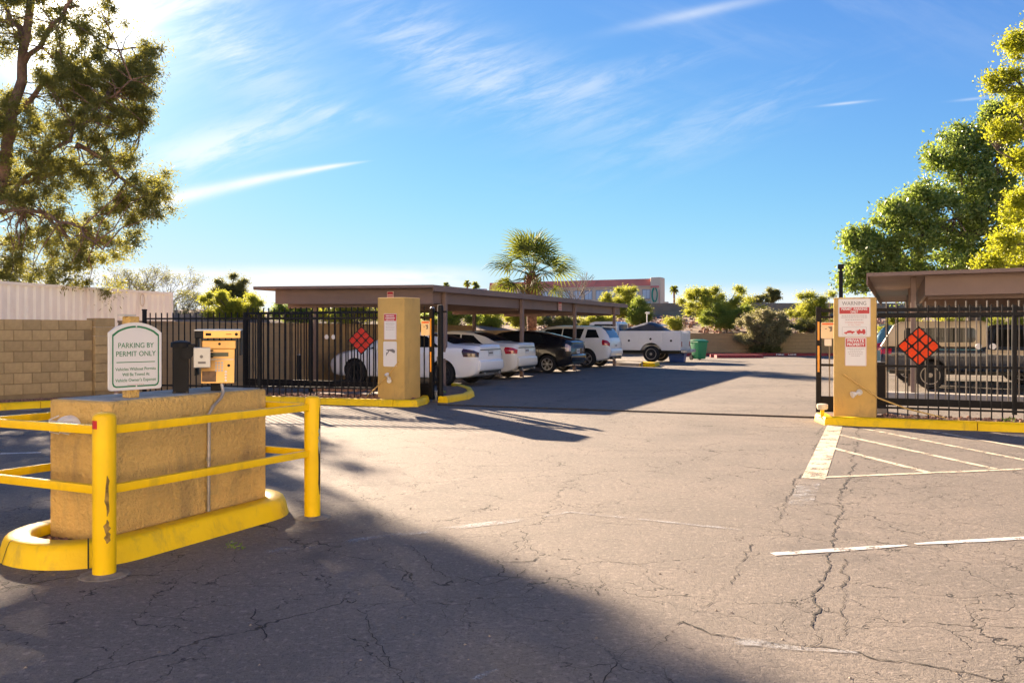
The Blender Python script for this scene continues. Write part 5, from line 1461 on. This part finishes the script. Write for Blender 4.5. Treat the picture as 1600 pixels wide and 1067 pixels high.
# ---- hotel far off
def hotel():
    far = Vector((-4.6, 185.)); near = Vector((27.4, 170.)); d = near-far; L = d.length
    t = thing('hotel_building', 'far pink hotel with a red roof band and a green emblem on its end tower', 'building', (*far, 0), math.atan2(d.y, d.x))
    H = 11.85
    MB().box(0, L, 0, 2.2, -.3, 10.25).obj('wall', M['hotel'], t)
    MB().box(-.2, L+.1, -.25, 2.4, 10.26, 10.45).obj('cornice', M['hotel_tan'], t)
    MB().prism([(-.22, 10.46), (.0, H), (2.2, H), (2.4, 10.46)], -.2, L+.1, 'x').obj('roof', M['hotel_red'], t)
    fm = MB(); n = 0
    k = 2.42
    wl = []
    i = 0
    while True:
        x = L-1.0-i*k
        if x < 1.5: break
        wl.append(x); i += 1
    w_, h_ = 1.5, 1.75
    frame = MB().box(-w_/2-.06, w_/2+.06, -.06, .05, -.06, h_+.06).mesh('window', M['hotel_frame'])
    pane = MB().box(-.72, -.03, -.075, -.062, .04, h_-.04).box(.03, .72, -.075, -.062, .04, h_-.04).mesh('pane', M['hotel_glass'])
    sp = MB().box(-w_/2-.06, w_/2+.06, -.05, .04, -.9, -.08).mesh('spandrel', M['hotel_frame'])
    for z in (7.95, 5.6, 3.1, .8):
        for x in wl:
            f = link('window', frame, t, (x, -.001, z)); link('pane', pane, f)
    # rounded end tower with emblem
    tw = MB().box(L+.12, L+2.25, -1.2, 1.9, -.3, H+.2).obj('end_tower', M['hotel_tan'], t, bevel=.3, seg=3, smooth=True)
    MB().prism([(-1.35, 10.0), (-1.0, 10.9), (-.3, 10.9), (-.3, 10.0)], L+.2, L+1.9, 'x').obj('tower_roof_band', M['hotel_red'], t)
    lg = MB()
    cx, cz = L+1.05, 8.6
    def arc(rx, rz, a0, a1, wd, ox=0, oz=0):
        pts = [(cx+ox+rx*math.cos(a), cz+oz+rz*math.sin(a)) for a in np.linspace(a0, a1, 18)]
        lg.tube([(p[0], -1.30, p[1]) for p in pts], wd, 6)
    arc(.50, 1.35, 1.9, 4.6, .17); arc(.50, 1.35, -1.5, 1.3, .11)
    for j in range(4): lg.box(cx-.55+j*.3, cx-.35+j*.3, -1.33, -1.22, cz-2.1, cz-1.75)
    lg.obj('emblem', M['hotel_logo'], tw)
    MB().box(L+1.88, L+2.0, -1.26, -1.1, 1, 9.6).obj('tower_slot', M['hotel_red'], t)
    MB().prism([(1.6, 5.6), (1.4, 7.3), (.9, 7.3), (.9, 5.6)], L+2.26, L+3.1, 'x').obj('side_awning', M['hotel_tan'], t)
    # lower wing with a bluish gable to the left
    w2 = thing('hotel_wing', 'pale blue gabled roof at the left end of the far hotel', 'building', (far.x-2.9, far.y+2, 0), 0)
    MB().box(-1.9, 2.2, 0, 10, -.3, 9.2).obj('wall', M['hotel'], w2); MB().prism([(-2.1, 9.22), (-.6, 10.7), (2.0, 10.7), (2.3, 9.22)], -.3, 10.2, 'y').obj('roof', mat('blue_roof', (.30, .42, .55), .6), w2)
hotel()

# ---- the apartments added unseen behind the camera to bounce sun onto shaded faces
def bounce_block():
    t = thing('bounce_building', 'added unseen tan apartment block with rows of windows facing the lot', 'building', (-34, -17, 0), 0)
    L, H = 80., 9.8
    MB().box(0, L, -12, 0, -.3, H).obj('wall', M['apartment'], t)
    MB().box(-.4, L+.4, -12.4, .4, H+.003, H+.35).obj('roof', M['bounce_trim'], t)
    fr = MB().box(-.75, .75, 0, .07, -.05, 1.3).mesh('window', M['bounce_trim']); pn = MB().box(-.68, .68, .072, .085, .02, 1.23).mesh('pane', M['hotel_glass'])
    for z in (1.0, 4.0, 7.0):
        for i in range(19):
            f = link('window', fr, t, (2.6+i*4.15, .001, z)); link('pane', pn, f)
bounce_block()

# ---- posts and lamps
def lamp_posts():
    t = thing('lamp_post', 'dark square lamp post behind the right pillar', 'lamp post', (11.42, 30., 0), -TH)
    MB().box(-.065, .065, -.065, .065, 0, 3.50).obj('pole', M['black_dull'], t, bevel=.008, seg=1); MB().box(-.085, .085, -.085, .085, 3.502, 3.54).obj('collar', M['black_dull'], t); MB().box(-.10, .10, -.10, .10, 3.62, 3.78).obj('lamp_head', M['black_dull'], t, bevel=.015); MB().box(-.04, .04, -.04, .04, 3.54, 3.62).obj('neck', M['black_dull'], t)
    t = thing('street_light', 'tiny twin headed street light seen above the shipping container', 'street light', (-40.7, 90, 0), 0)
    MB().tube([(0, 0, 0), (0, 0, 6.6)], [.12, .08], 8).obj('pole', M['black_dull'], t)
    for s_ in (-1, 1): MB().box(min(s_*.06, s_*.55), max(s_*.06, s_*.55), -.15, .15, 6.45, 6.62).obj('lamp_head', M['black_dull'], t)
    x, y = 7.5, 48.; t = thing('thin_white_pole', 'thin white pole with a small top fitting behind the dark tarp', 'pole', (x, y, 0), 0)
    MB().tube([(0, 0, 0), (0, 0, 2.55)], .03, 6).obj('pole', M['white_plastic'], t); MB().box(-.03, .14, -.04, .04, 2.42, 2.55).obj('fitting', M['white_plastic'], t); MB().box(-.10, -.03, -.03, .03, 2.46, 2.52).obj('fitting', M['white_plastic'], t)
lamp_posts()
# ================================================================== TREES AND PLANTS
def leaf_quads(rg, centers, n_each, spread, size, aspect=2.2, droop=0., flat=0., soft=False):
    """leaf shaped little faces scattered in gaussian clumps; returns vertex array, four per leaf"""
    C = np.repeat(np.asarray(centers, float), n_each, axis=0); n = len(C)
    sp = np.repeat(np.asarray(spread, float).reshape(-1, 1) if np.ndim(spread) else np.full((len(centers), 1), spread), n_each, axis=0)
    d = rg.normal(size=(n, 3)); d /= np.linalg.norm(d, axis=1, keepdims=True)
    r = (rg.uniform(0, 1, (n, 1))**.45 if not soft else np.minimum(np.abs(rg.normal(size=(n, 1)))*.62, 1.25))
    P = C+d*r*sp*np.array([1, 1, 1-flat])
    ax = rg.normal(size=(n, 3))+d*.8+np.array([0, 0, -droop]); ax /= np.linalg.norm(ax, axis=1, keepdims=True)
    q = rg.normal(size=(n, 3)); sd = np.cross(ax, q); sd /= np.linalg.norm(sd, axis=1, keepdims=True)+1e-9
    s = size*rg.uniform(.6, 1.3, (n, 1))
    a, b = ax*s, sd*s/aspect
    return np.stack([P, P+a*.45+b*.5, P+a, P+a*.45-b*.5], axis=1).reshape(-1, 3)

def rel(V, base): return V-np.array(base)

def limbs(mb, rg, a, b, r0, r1, wob, n=7):
    a, b = np.array(a, float), np.array(b, float); L = np.linalg.norm(b-a); pts = []
    o = np.zeros(3)
    for i in range(n+1):
        f = i/n; o = o+rg.normal(size=3)*wob*L/n if 0 < i < n else o*(0 if i == 0 else 1)
        sag = np.array([0, 0, math.sin(math.pi*f)*L*.04])
        pts.append(a+(b-a)*f+o*(1-f*.3)+sag)
    mb.tube(pts, [r0+(r1-r0)*i/n for i in range(n+1)], 7); return pts

def tree(name, label, base, trunk_top, blobs, leafm, barkm, trunk_r, seed, leaf=.12, sub=9, subr=.42, per=60, aspect=2., group=None, droop=0., cat='tree', shell=.6, multi=False, flat=.2, soft=False):
    """blobs: (x,y,z,r) clumps of the crown, each filled with small sprays of leaves; limbs run from the trunk to the clumps"""
    rg = np.random.default_rng(seed); base = np.array(base, float); top = np.array(trunk_top, float)
    t = thing(name, label, cat, tuple(base), group=group)
    mb = MB(); tp = limbs(mb, rg, (0, 0, -.3), top-base, trunk_r, trunk_r*.55, .12)
    C, SP = [], []
    for (x, y, z, r) in blobs:
        c = np.array((x, y, z), float)
        k = min(range(len(tp)), key=lambda i: np.linalg.norm(base+tp[i]-c)+(.4 if i < 3 else 0)*np.linalg.norm(top-base))
        if multi: k = 0
        lp = limbs(mb, rg, tp[k], c-base, trunk_r*.42, trunk_r*.10, .22)
        for j in range(sub):
            d = rg.normal(size=3); d /= np.linalg.norm(d)
            p = c+d*r*(shell+(1-shell)*rg.uniform())*np.array([1, 1, .85])
            C.append(p); SP.append(subr*rg.uniform(.6, 1.25))
            if j % 3 == 0: limbs(mb, rg, lp[-2], p-base, trunk_r*.12, trunk_r*.04, .2, 3)
    mb.obj('trunk', barkm, t, smooth=True, ang=80)
    V = leaf_quads(rg, C, per, SP, leaf, aspect, droop, flat, soft)
    link('crown', quads_mesh('crown', rel(V, base), 4, leafm), t)
    return t

def at(px, py, Y): return ((px-800)/FPX*Y, Y, EYE+(518-py)/FPX*Y)

def pine():
    """tall leaning pine beyond the container: heavy limbs, drooping tufts of needles"""
    rg = np.random.default_rng(11); Y = 26.5; base = np.array((-16.7, 27.6, -.1))
    t = thing('pine_tree', 'tall leaning pine with drooping needle tufts behind the shipping container', 'tree', tuple(base))
    mb = MB()
    W = lambda px, py, dy=0.: np.array(at(px, py, Y+dy))*1.0
    def path(pts, r0, r1):
        pts = [np.array(p, float)-base for p in pts]; out = []
        for i in range(len(pts)-1):
            for k in range(4): out.append(pts[i]+(pts[i+1]-pts[i])*k/4+rg.normal(size=3)*.06)
        out.append(pts[-1]); n = len(out)
        mb.tube(out, [r0+(r1-r0)*i/(n-1) for i in range(n)], 9); return [p+base for p in out]
    tr = path([base, W(-28, 440, .8), W(-12, 330, .3), W(8, 250), W(28, 150, -.2), W(40, 60, .1), W(55, -60, .3), W(70, -150, .5)], .25, .08)
    br = [path([W(-14, 335), W(30, 290, -.4), W(90, 235, -1.), W(150, 170, -1.6), W(205, 125, -2.)], .09, .02),
          path([W(0, 290), W(60, 280, .8), W(130, 262, 1.2), W(200, 250, 1.6)], .09, .02),
          path([W(22, 180), W(80, 120, 1.), W(150, 85, 1.6), W(230, 75, 2.)], .09, .02),
          path([W(-10, 330), W(60, 330, -1.2), W(110, 350, -2.), W(160, 390, -2.4)], .075, .02),
          path([W(35, 100), W(80, 40, -1.), W(120, -20, -1.4), W(150, -70, -1.6)], .085, .02),
          path([W(8, 250), W(-50, 190, .5), W(-120, 130, 1.)], .085, .02),
          path([W(-10, 320), W(-70, 300, .5), W(-150, 290, 1.)], .085, .02),
          path([W(110, 222, -1.2), W(160, 250, -.6), W(215, 300, .2), W(250, 300, .6)], .08, .02),
          path([W(40, 60), W(0, 0, 1.), W(-60, -60, 2.)], .1, .03),
          path([W(-16, 340), W(-60, 380, 1.), W(-90, 420, 1.5)], .09, .03)]
    # tufts: picked by where the real crown is dense, each given its own depth
    spots = []
    def region(pts, rad, n, dz):
        for (x, y) in pts:
            xx = x if x < 120 else 120+(x-120)*.93
            for _ in range(n):
                spots.append(W(xx+rg.normal()*rad, y+rg.normal()*rad, rg.normal()*dz))
    region([(30, 10), (75, 40), (20, 60), (115, 30), (60, -30), (130, 70), (90, 90), (150, 30), (125, -30), (40, -70), (90, -90), (0, -20), (-40, 20)], 19, 11, 1.5)
    region([(95, 120), (135, 110), (160, 130), (110, 150), (145, 155), (170, 105), (70, 130), (180, 140)], 15, 12, 1.1)
    region([(20, 150), (50, 185), (15, 205), (60, 225), (95, 205), (130, 190), (160, 190), (35, 255), (75, 260), (110, 240), (5, 180), (-25, 190), (-30, 240)], 16, 11, 1.4)
    region([(205, 118), (225, 95), (245, 76), (246, 105), (228, 125), (210, 145), (232, 155), (220, 175), (195, 170), (200, 205), (225, 195)], 8, 7, .8)
    region([(150, 225), (170, 260), (140, 270), (200, 245), (190, 300), (215, 315), (240, 285), (262, 290), (235, 325), (175, 320), (215, 355)], 13, 8, 1.)
    region([(25, 320), (60, 310), (90, 330), (40, 365), (10, 380), (75, 385), (110, 400), (140, 370), (165, 395), (130, 420), (85, 425), (45, 420), (5, 425), (150, 350), (100, 290), (20, 290)], 16, 9, 1.2)
    region([(-40, 60), (-80, 110), (-60, 180), (-110, 60), (-120, 160), (-90, 240), (-140, 260), (-60, 310), (-110, 340), (-60, 400), (-20, 440)], 24, 9, 1.6)
    region([(60, -130), (110, -140), (70, -190), (30, -150), (140, -110), (-20, -110)], 24, 7, 1.4)
    spots = np.array(spots)
    nodes = np.array([p for q in [tr]+br for p in q])
    # thin twigs from the nearest limb
    for p in spots[::2]:
        dd = np.linalg.norm(nodes-p, axis=1); k = int(np.argmin(dd))
        if dd[k] < 3.2: limbs(mb, rg, nodes[k]-base, p-base, .022, .007, .25, 3)
    mb.obj('trunk', M['bark'], t, smooth=True, ang=80)
    V = leaf_quads(rg, spots, 250, rg.uniform(.20, .50, len(spots)), .125, 4.6, .35, .15, True)
    link('crown', quads_mesh('crown', rel(V, base), 4, M['pine']), t)
pine()

def blobs_around(rg, c, rx, ry, rz, n, r, inner=.55):
    out = []
    for i in range(n):
        d = rg.normal(size=3); d /= np.linalg.norm(d); f = inner+(1-inner)*rg.uniform()
        out.append((c[0]+d[0]*rx*f, c[1]+d[1]*ry*f, c[2]+d[2]*rz*f, r*rg.uniform(.7, 1.25)))
    return out
# big glossy dark tree and yellow green tree at the right
rg = np.random.default_rng(5)
def P(px, py, Y, r, dy=0.): x, y, z = at(px, py, Y); return (x, y+dy, z, r)
b = [P(*q, 46., r, dy) for q, r, dy in (((1375, 400), 1.2, 0), ((1350, 375), .8, .5), ((1385, 340), 1.0, -.5), ((1420, 370), 1.3, -1), ((1440, 310), 1.1, 0), ((1410, 420), 1.2, .5),
     ((1470, 350), 1.5, -1.2), ((1500, 290), 1.4, -.6), ((1480, 240), 1.1, 0), ((1520, 215), 1.0, .4), ((1545, 260), 1.5, -.5), ((1475, 410), 1.4, -.5), ((1530, 340), 1.6, -1.4), ((1540, 400), 1.5, 0),
     ((1580, 200), 1.2, .5), ((1590, 300), 1.7, -.8), ((1650, 220), 1.8, 0), ((1680, 330), 2., 0), ((1600, 400), 1.6, 1), ((1720, 270), 1.8, 1), ((1440, 440), 1.3, 1), ((1350, 430), 1., .8), ((1560, 180), .8, 0), ((1620, 160), 1.2, 1))]
tree('broadleaf_tree', 'big dark green glossy leaved tree behind the right carport', (25.5, 47.5, 0), (24.5, 47, 6.5), b, M['broadleaf'], M['bark_grey'], .42, 21, leaf=.19, sub=34, subr=.66, per=130, aspect=1.9, shell=.55, soft=True)
b = [P(*q, 33., r, dy) for q, r, dy in (((1590, 70), .6, 0), ((1570, 120), .6, .2), ((1600, 160), .8, 0), ((1575, 200), .5, .4), ((1610, 250), .6, .4), ((1560, 385), .6, -.4), ((1600, 350), .8, 0), ((1545, 410), .45, 0), ((1610, 410), .9, .3), ((1640, 100), 1., 0), ((1660, 200), 1.2, 0), ((1680, 330), 1.3, 0), ((1640, 300), .9, 0), ((1630, 40), .8, .2), ((1690, 120), 1.2, .6), ((1590, 310), .4, 0), ((1720, 400), 1.2, 0))]
tree('yellow_green_tree', 'bright yellow green tree at the right edge in front of the dark green tree', (21.8, 33.4, 0), (21.5, 33.2, 6.0), b, M['yellowleaf'], M['bark_grey'], .25, 22, leaf=.115, sub=24, subr=.46, per=120, aspect=1.8, shell=.4, soft=True)

# fan palm
def palm():
    rg = random.Random(9); x0, y0, zc = *at(831, 0, 42.5)[:2], EYE+(518-424)/FPX*42.5
    t = thing('fan_palm', 'fan palm with a shaggy brown trunk rising behind the carport', 'palm', (x0, y0, .1))
    prof = []; z = -.2
    zt = zc-.1
    while z < zt-.1-1.7: prof += [(.235+rg.uniform(-.015, .015), z), (.255, z+.06)]; z += .11
    mb = MB().lathe([(a, b) for a, b in prof], 14)
    mb.obj('trunk', M['palm_bark'], t, smooth=True, ang=40)
    # skirt of old leaf bases
    sk = MB()
    for i in range(150):
        a = rg.uniform(0, 6.283); z = rg.uniform(zt-1.85, zt-.25); f = (z-(zt-1.85))/1.6
        r = .22+.28*math.sin(math.pi*min(1, f*.85+.1)); L = rg.uniform(.22, .42); w = .055
        c, s = math.cos(a), math.sin(a); o = rg.uniform(.10, .24)
        p0 = (c*r*.8, s*r*.8, z); p1 = (c*(r+o), s*(r+o), z+L*.75); 
        sk.add([(p0[0]-s*w, p0[1]+c*w, p0[2]), (p0[0]+s*w, p0[1]-c*w, p0[2]), (p1[0]+s*w*.3, p1[1]-c*w*.3, p1[2]), (p1[0]-s*w*.3, p1[1]+c*w*.3, p1[2]), (p0[0]+c*.05, p0[1]+s*.05, p0[2]+.1)], [(0, 1, 2, 3), (0, 4, 3), (1, 2, 4), (4, 2, 3)])
    sk.lathe([(.24, zt-1.9), (.34, zt-1.2), (.30, zt-.4), (.12, zt)], 12)
    sk.obj('leaf_base_skirt', M['palm_bark'], t)
    def frond(k):
        q = random.Random(k); mb = MB(); L = 1.25
        mb.tube([(0, 0, 0), (L*.5, 0, .04), (L, 0, 0)], [.022, .016, .010], 5)
        n = 20; droop = .26
        for i in range(n):
            f = -1+2*i/(n-1); a = f*1.75; l = (1.22-.35*abs(f)**2)*q.uniform(.92, 1.05)
            c, s = math.cos(a), math.sin(a); w = .034
            x0, z0 = L, 0
            fold = .06*(1 if i % 2 else -1)
            m1 = .52*l; pts = []
            for d, ww, dz in ((.0, .012, 0), (m1, w, -.02+fold*.4), (m1+(l-m1)*.55, w*.62, -.06-droop*.25*l), (l, .004, -.10-droop*l*q.uniform(.5, 1.3))):
                pts += [(x0+c*d-s*ww, s*d+c*ww, dz+.35*abs(f)*d*.3), (x0+c*d+s*ww, s*d-c*ww, dz+.35*abs(f)*d*.3)]
            mb.add(pts, [(0, 1, 3, 2), (2, 3, 5, 4), (4, 5, 7, 6)])
        return mb.mesh('frond', M['palm_leaf'])
    vs_ = [frond(k) for k in range(5)]
    for i in range(36):
        el = R(rg.choice((80, 68, 58, 48, 38, 28, 18, 8, -2, -14, -26))+rg.uniform(-6, 6)); az = i*2.39996+rg.uniform(-.2, .2)
        s = rg.uniform(.90, 1.08)
        o = link('frond', vs_[i % 5], t, (.06*math.cos(az), .06*math.sin(az), zt-.1-.25*(1-math.sin(el))*.6))
        o.rotation_euler = Matrix.Rotation(az, 4, 'Z').to_quaternion().__matmul__(Matrix.Rotation(-el, 4, 'Y').to_quaternion()).__matmul__(Matrix.Rotation(rg.uniform(-.5, .5), 4, 'X').to_quaternion()).to_euler()
        o.scale = (s, s, s)
palm()

# palo verde and other shrubs on the embankment
def zem(Y): return .87+min(max(Y-53.6, 0), 19)/19*1.95*sm((Y-42)/14.)
def bush(name, label, px0, px1, py0, py1, Y, m, seed, n=16, leaf=.14, per=70, sub=12, group=None, cat='tree', barkm=None, subr=.4, zbase=None, trunk_r=.09, shell=.35):
    rg = np.random.default_rng(seed)
    x0, x1 = (px0-800)/FPX*Y, (px1-800)/FPX*Y; z1, z0 = EYE+(518-py0)/FPX*Y, EYE+(518-py1)/FPX*Y
    c = ((x0+x1)/2, Y, (z0+z1)/2); rx, rz = (x1-x0)/2, (z1-z0)/2
    bl = blobs_around(rg, c, rx*.80, rx*.7, rz*.80, int(n*1.3), min(rx, rz)*.30, .25)
    for k in range(int(n*.8)):        # ragged shoots that break the outline
        a_ = rg.uniform(0, 2*math.pi); f_ = rg.uniform(.85, 1.12)
        bl.append((c[0]+rx*f_*math.cos(a_), Y+rg.normal()*rx*.3, c[2]+rz*f_*abs(math.sin(a_))**.8*(1 if math.sin(a_) > 0 else -.6), min(rx, rz)*rg.uniform(.08, .18)))
    zb = zem(Y) if zbase is None else zbase
    return tree(name, label, (c[0], Y, zb), (c[0]+rx*.1, Y, zb+(c[2]-zb)*.55), bl, m, barkm or M['bark_grey'], trunk_r, seed, leaf*.85, int(sub*1.2), subr*.9, int(per*1.1), 2.8, group, .2, cat, shell, soft=True)
bush('palo_verde', 'large yellow green palo verde on the embankment behind the green bin', 1066, 1182, 452, 512, 60., M['paloverde'], 31, n=30, leaf=.13, per=70, sub=14, subr=.42, shell=.3)
bush('palo_verde', 'darker green feathery shrub at the foot of the large palo verde', 1100, 1165, 470, 518, 57., M['paloverde_green'], 32, n=14, leaf=.12)
bush('palo_verde', 'yellow green palo verde left of the right pillar', 1236, 1312, 462, 520, 58., M['paloverde'], 33, n=22, leaf=.12, subr=.4)
bush('palo_verde', 'yellow topped palo verde in front of the hotel end tower', 942, 1012, 455, 505, 62., M['paloverde'], 34, n=20, leaf=.13)
bush('green_shrub', 'deep green shrub at the tip of the carport roof', 978, 1016, 470, 510, 59., M['paloverde_green'], 35, n=14, leaf=.12)
bush('oleander_bush', 'round pale flowering bush against the far tan wall', 1154, 1232, 487, 545, 52.2, M['oleander'], 36, n=34, leaf=.13, per=60, sub=12, cat='bush', zbase=0, subr=.3, shell=.5, trunk_r=.12)
bush('low_shrub', 'dark lower bush under the round pale flowering bush', 1174, 1218, 530, 553, 52.4, M['olive'], 37, n=10, leaf=.12, cat='bush', zbase=0, subr=.28)
bush('distant_tree', 'small round tree on the skyline above the far grey wall', 1196, 1216, 452, 474, 100., M['olive'], 38, n=9, leaf=.25, per=40, zbase=2.5)
bush('distant_tree', 'low pale shrubbery tree beside the small round skyline tree', 1165, 1198, 463, 478, 98., M['olive'], 39, n=9, leaf=.25, per=30, zbase=2.5)
bush('mesquite_tree', 'feathery green mesquite seen under the carport roof behind the white coupe', 668, 742, 470, 515, 50., M['paloverde_green'], 40, n=20, leaf=.12, zbase=.5)
bush('palo_verde', 'small yellow green shrub under the carport roof beside the mesquite', 735, 790, 484, 512, 56., M['paloverde'], 41, n=12, leaf=.12)
bush('palo_verde', 'yellow shrub seen between the carport posts beyond the black hatchback', 790, 850, 484, 512, 58., M['paloverde'], 42, n=12, leaf=.12)
bush('desert_shrub', 'dry olive shrub low on the embankment beyond the silver wagon', 855, 900, 490, 514, 57., M['olive'], 43, n=10, leaf=.12)
bush('desert_shrub', 'pale shrub low on the embankment by the last carport post', 905, 955, 492, 514, 58., M['paloverde'], 44, n=10, leaf=.12)
bush('desert_shrub', 'low yellow brittlebush on the bank right of the tarp load', 1042, 1075, 500, 514, 55., M['paloverde'], 45, n=8, leaf=.10)
bush('desert_shrub', 'low scrub on the bank between the round bush and the right pillar', 1240, 1290, 500, 519, 55.2, M['olive'], 46, n=10, leaf=.10)
bush('green_tree', 'dark green tree with a ragged top left of the carport roof', 336, 392, 434, 486, 62., M['olive'], 47, n=16, leaf=.15, zbase=.3)
bush('palo_verde', 'broad yellow green palo verde behind the picket fence left of the carport', 318, 414, 462, 505, 52., M['paloverde'], 48, n=26, leaf=.13, zbase=.3)
bush('palo_verde', 'yellow green tree crown under the near edge of the carport roof', 436, 500, 470, 505, 50., M['paloverde_green'], 49, n=16, leaf=.13, zbase=.3)
bush('palo_verde', 'bright yellow green tree just left of the camera sign pillar', 500, 596, 466, 506, 48., M['paloverde'], 50, n=24, leaf=.13, zbase=.3)
bush('palo_verde', 'green shrub behind the black gate end and the left pillar', 596, 672, 474, 508, 54., M['paloverde_green'], 51, n=14, leaf=.12, zbase=.5)
for i, (a, b_, top, lb) in enumerate(((1385, 1450, 492, 'yellow green shrub left of the camper shell behind the right fence'), (1445, 1525, 490, 'yellow green shrub right above the camper shell roof'), (1520, 1610, 484, 'yellow green shrub above the dark pickup cab'), (1600, 1700, 480, 'yellow green shrub at the right edge beyond the fence'))):
    bush('palo_verde', lb, a, b_, top, 536, 55., M['paloverde'], 60+i, n=16, leaf=.13, zbase=.8, per=60)
# leafless trees
def bare(name, label, base, h, spread, seed, depth=6, m=None, leaf=None):
    rg = random.Random(seed); t = thing(name, label, 'tree', base); mb = MB(); tips = []
    def grow(p, d, L, r, k):
        q = p+d*L; mid = p+d*L*.5+Vector((rg.gauss(0, 1), rg.gauss(0, 1), 0))*L*.05
        mb.tube([p, mid, q], [r, r*.85, r*.7], 4 if k < 4 else 6, cap=False)
        if k == 0: tips.append(q); return
        for _ in range(rg.choice((2, 3))):
            n = (d+Vector((rg.gauss(0, spread), rg.gauss(0, spread), rg.gauss(.12, spread*.6)))).normalized()
            grow(q, n, L*rg.uniform(.68, .86), r*.66, k-1)
    for _ in range(3): grow(Vector((0, 0, 0)), Vector((rg.gauss(0, .35), rg.gauss(0, .35), 1)).normalized(), h*.26, h*.016, depth)
    mb.obj('branches', m or M['twig'], t)
    if leaf:
        V = leaf_quads(np.random.default_rng(seed), [tuple(p) for p in tips], 7, .22, .12, 2.5)
        link('sparse_foliage', quads_mesh('sparse_foliage', V, 4, leaf), t)
bare('bare_tree', 'thin bare branched tree right of the shipping container', (-24.0, 58., 0), 6.0, .42, 3, 6, leaf=M['olive'])
bare('bare_tree', 'second thin leafless tree between the container and the dark green tree', (-20.6, 56., 0), 4.6, .48, 8, 6, leaf=M['olive'])
bare('bare_tree', 'faint leafless tree standing above the hotel roof right of the palm', (10.2, 125., 2.4), 9.5, .34, 5, 4)
# far palms
def far_palm(label, px, py, Y, r, group='far palms on the skyline'):
    x, y, z = at(px, py, Y); t = thing('distant_palm', label, 'palm', (x, y, 0), group=group); rg = random.Random(px)
    MB().tube([(0, 0, 0), (.1, 0, z*.5), (0, 0, z)], [.28, .22, .2], 7).obj('trunk', M['palm_bark'], t)
    mb = MB()
    for i in range(60):
        a = rg.uniform(0, 6.28); e = rg.uniform(-1.1, 1.3); L = r*rg.uniform(.8, 1.15); d = Vector((math.cos(a)*math.cos(e), math.sin(a)*math.cos(e), math.sin(e)))
        s = d.orthogonal().normalized()*r*.16; p = Vector((0, 0, z)); mb.add([p, p+d*L*.6+s, p+d*L+Vector((0, 0, -.2*r)), p+d*L*.6-s], [(0, 1, 2, 3)])
    mb.obj('crown', M['palm_leaf'], t)
far_palm('tiny dark skyline palm left of the pale hotel gable', 730, 443, 200., 1.1)
far_palm('taller dark skyline palm over the far roof between two smaller ones', 747, 443, 180., 1.2) if False else None
far_palm('rounder skyline palm touching the blue gabled roof of the hotel', 743, 446, 190., 1.2)
far_palm('slender lone palm just right of the hotel end tower', 1053, 452, 190., 1.25)
far_palm('low golden skyline palm above the left end of the carport roof', 697, 446, 170., .9)
# weeds
for i, (px, py, lb) in enumerate(((1582, 664, 'small green weed at the foot of the right fence'), (365, 858, 'tiny green weed in the crack beside the kiosk kerb'), (690, 616, 'small weed beside the short black bollard'))):
    x, y = GP(px, py, .08 if i != 1 else 0); V = leaf_quads(np.random.default_rng(i), [(0, 0, .03), (.05, .0, .02), (-.04, .02, .02)], 26, .05 if i != 1 else .025, .05 if i != 1 else .02, 3.)
    o = link('weed', quads_mesh('weed', V, 4, M['weed']), None, (x, y+.1 if i == 0 else y, .10 if i != 1 else .0)); tag(o, lb, 'plant')
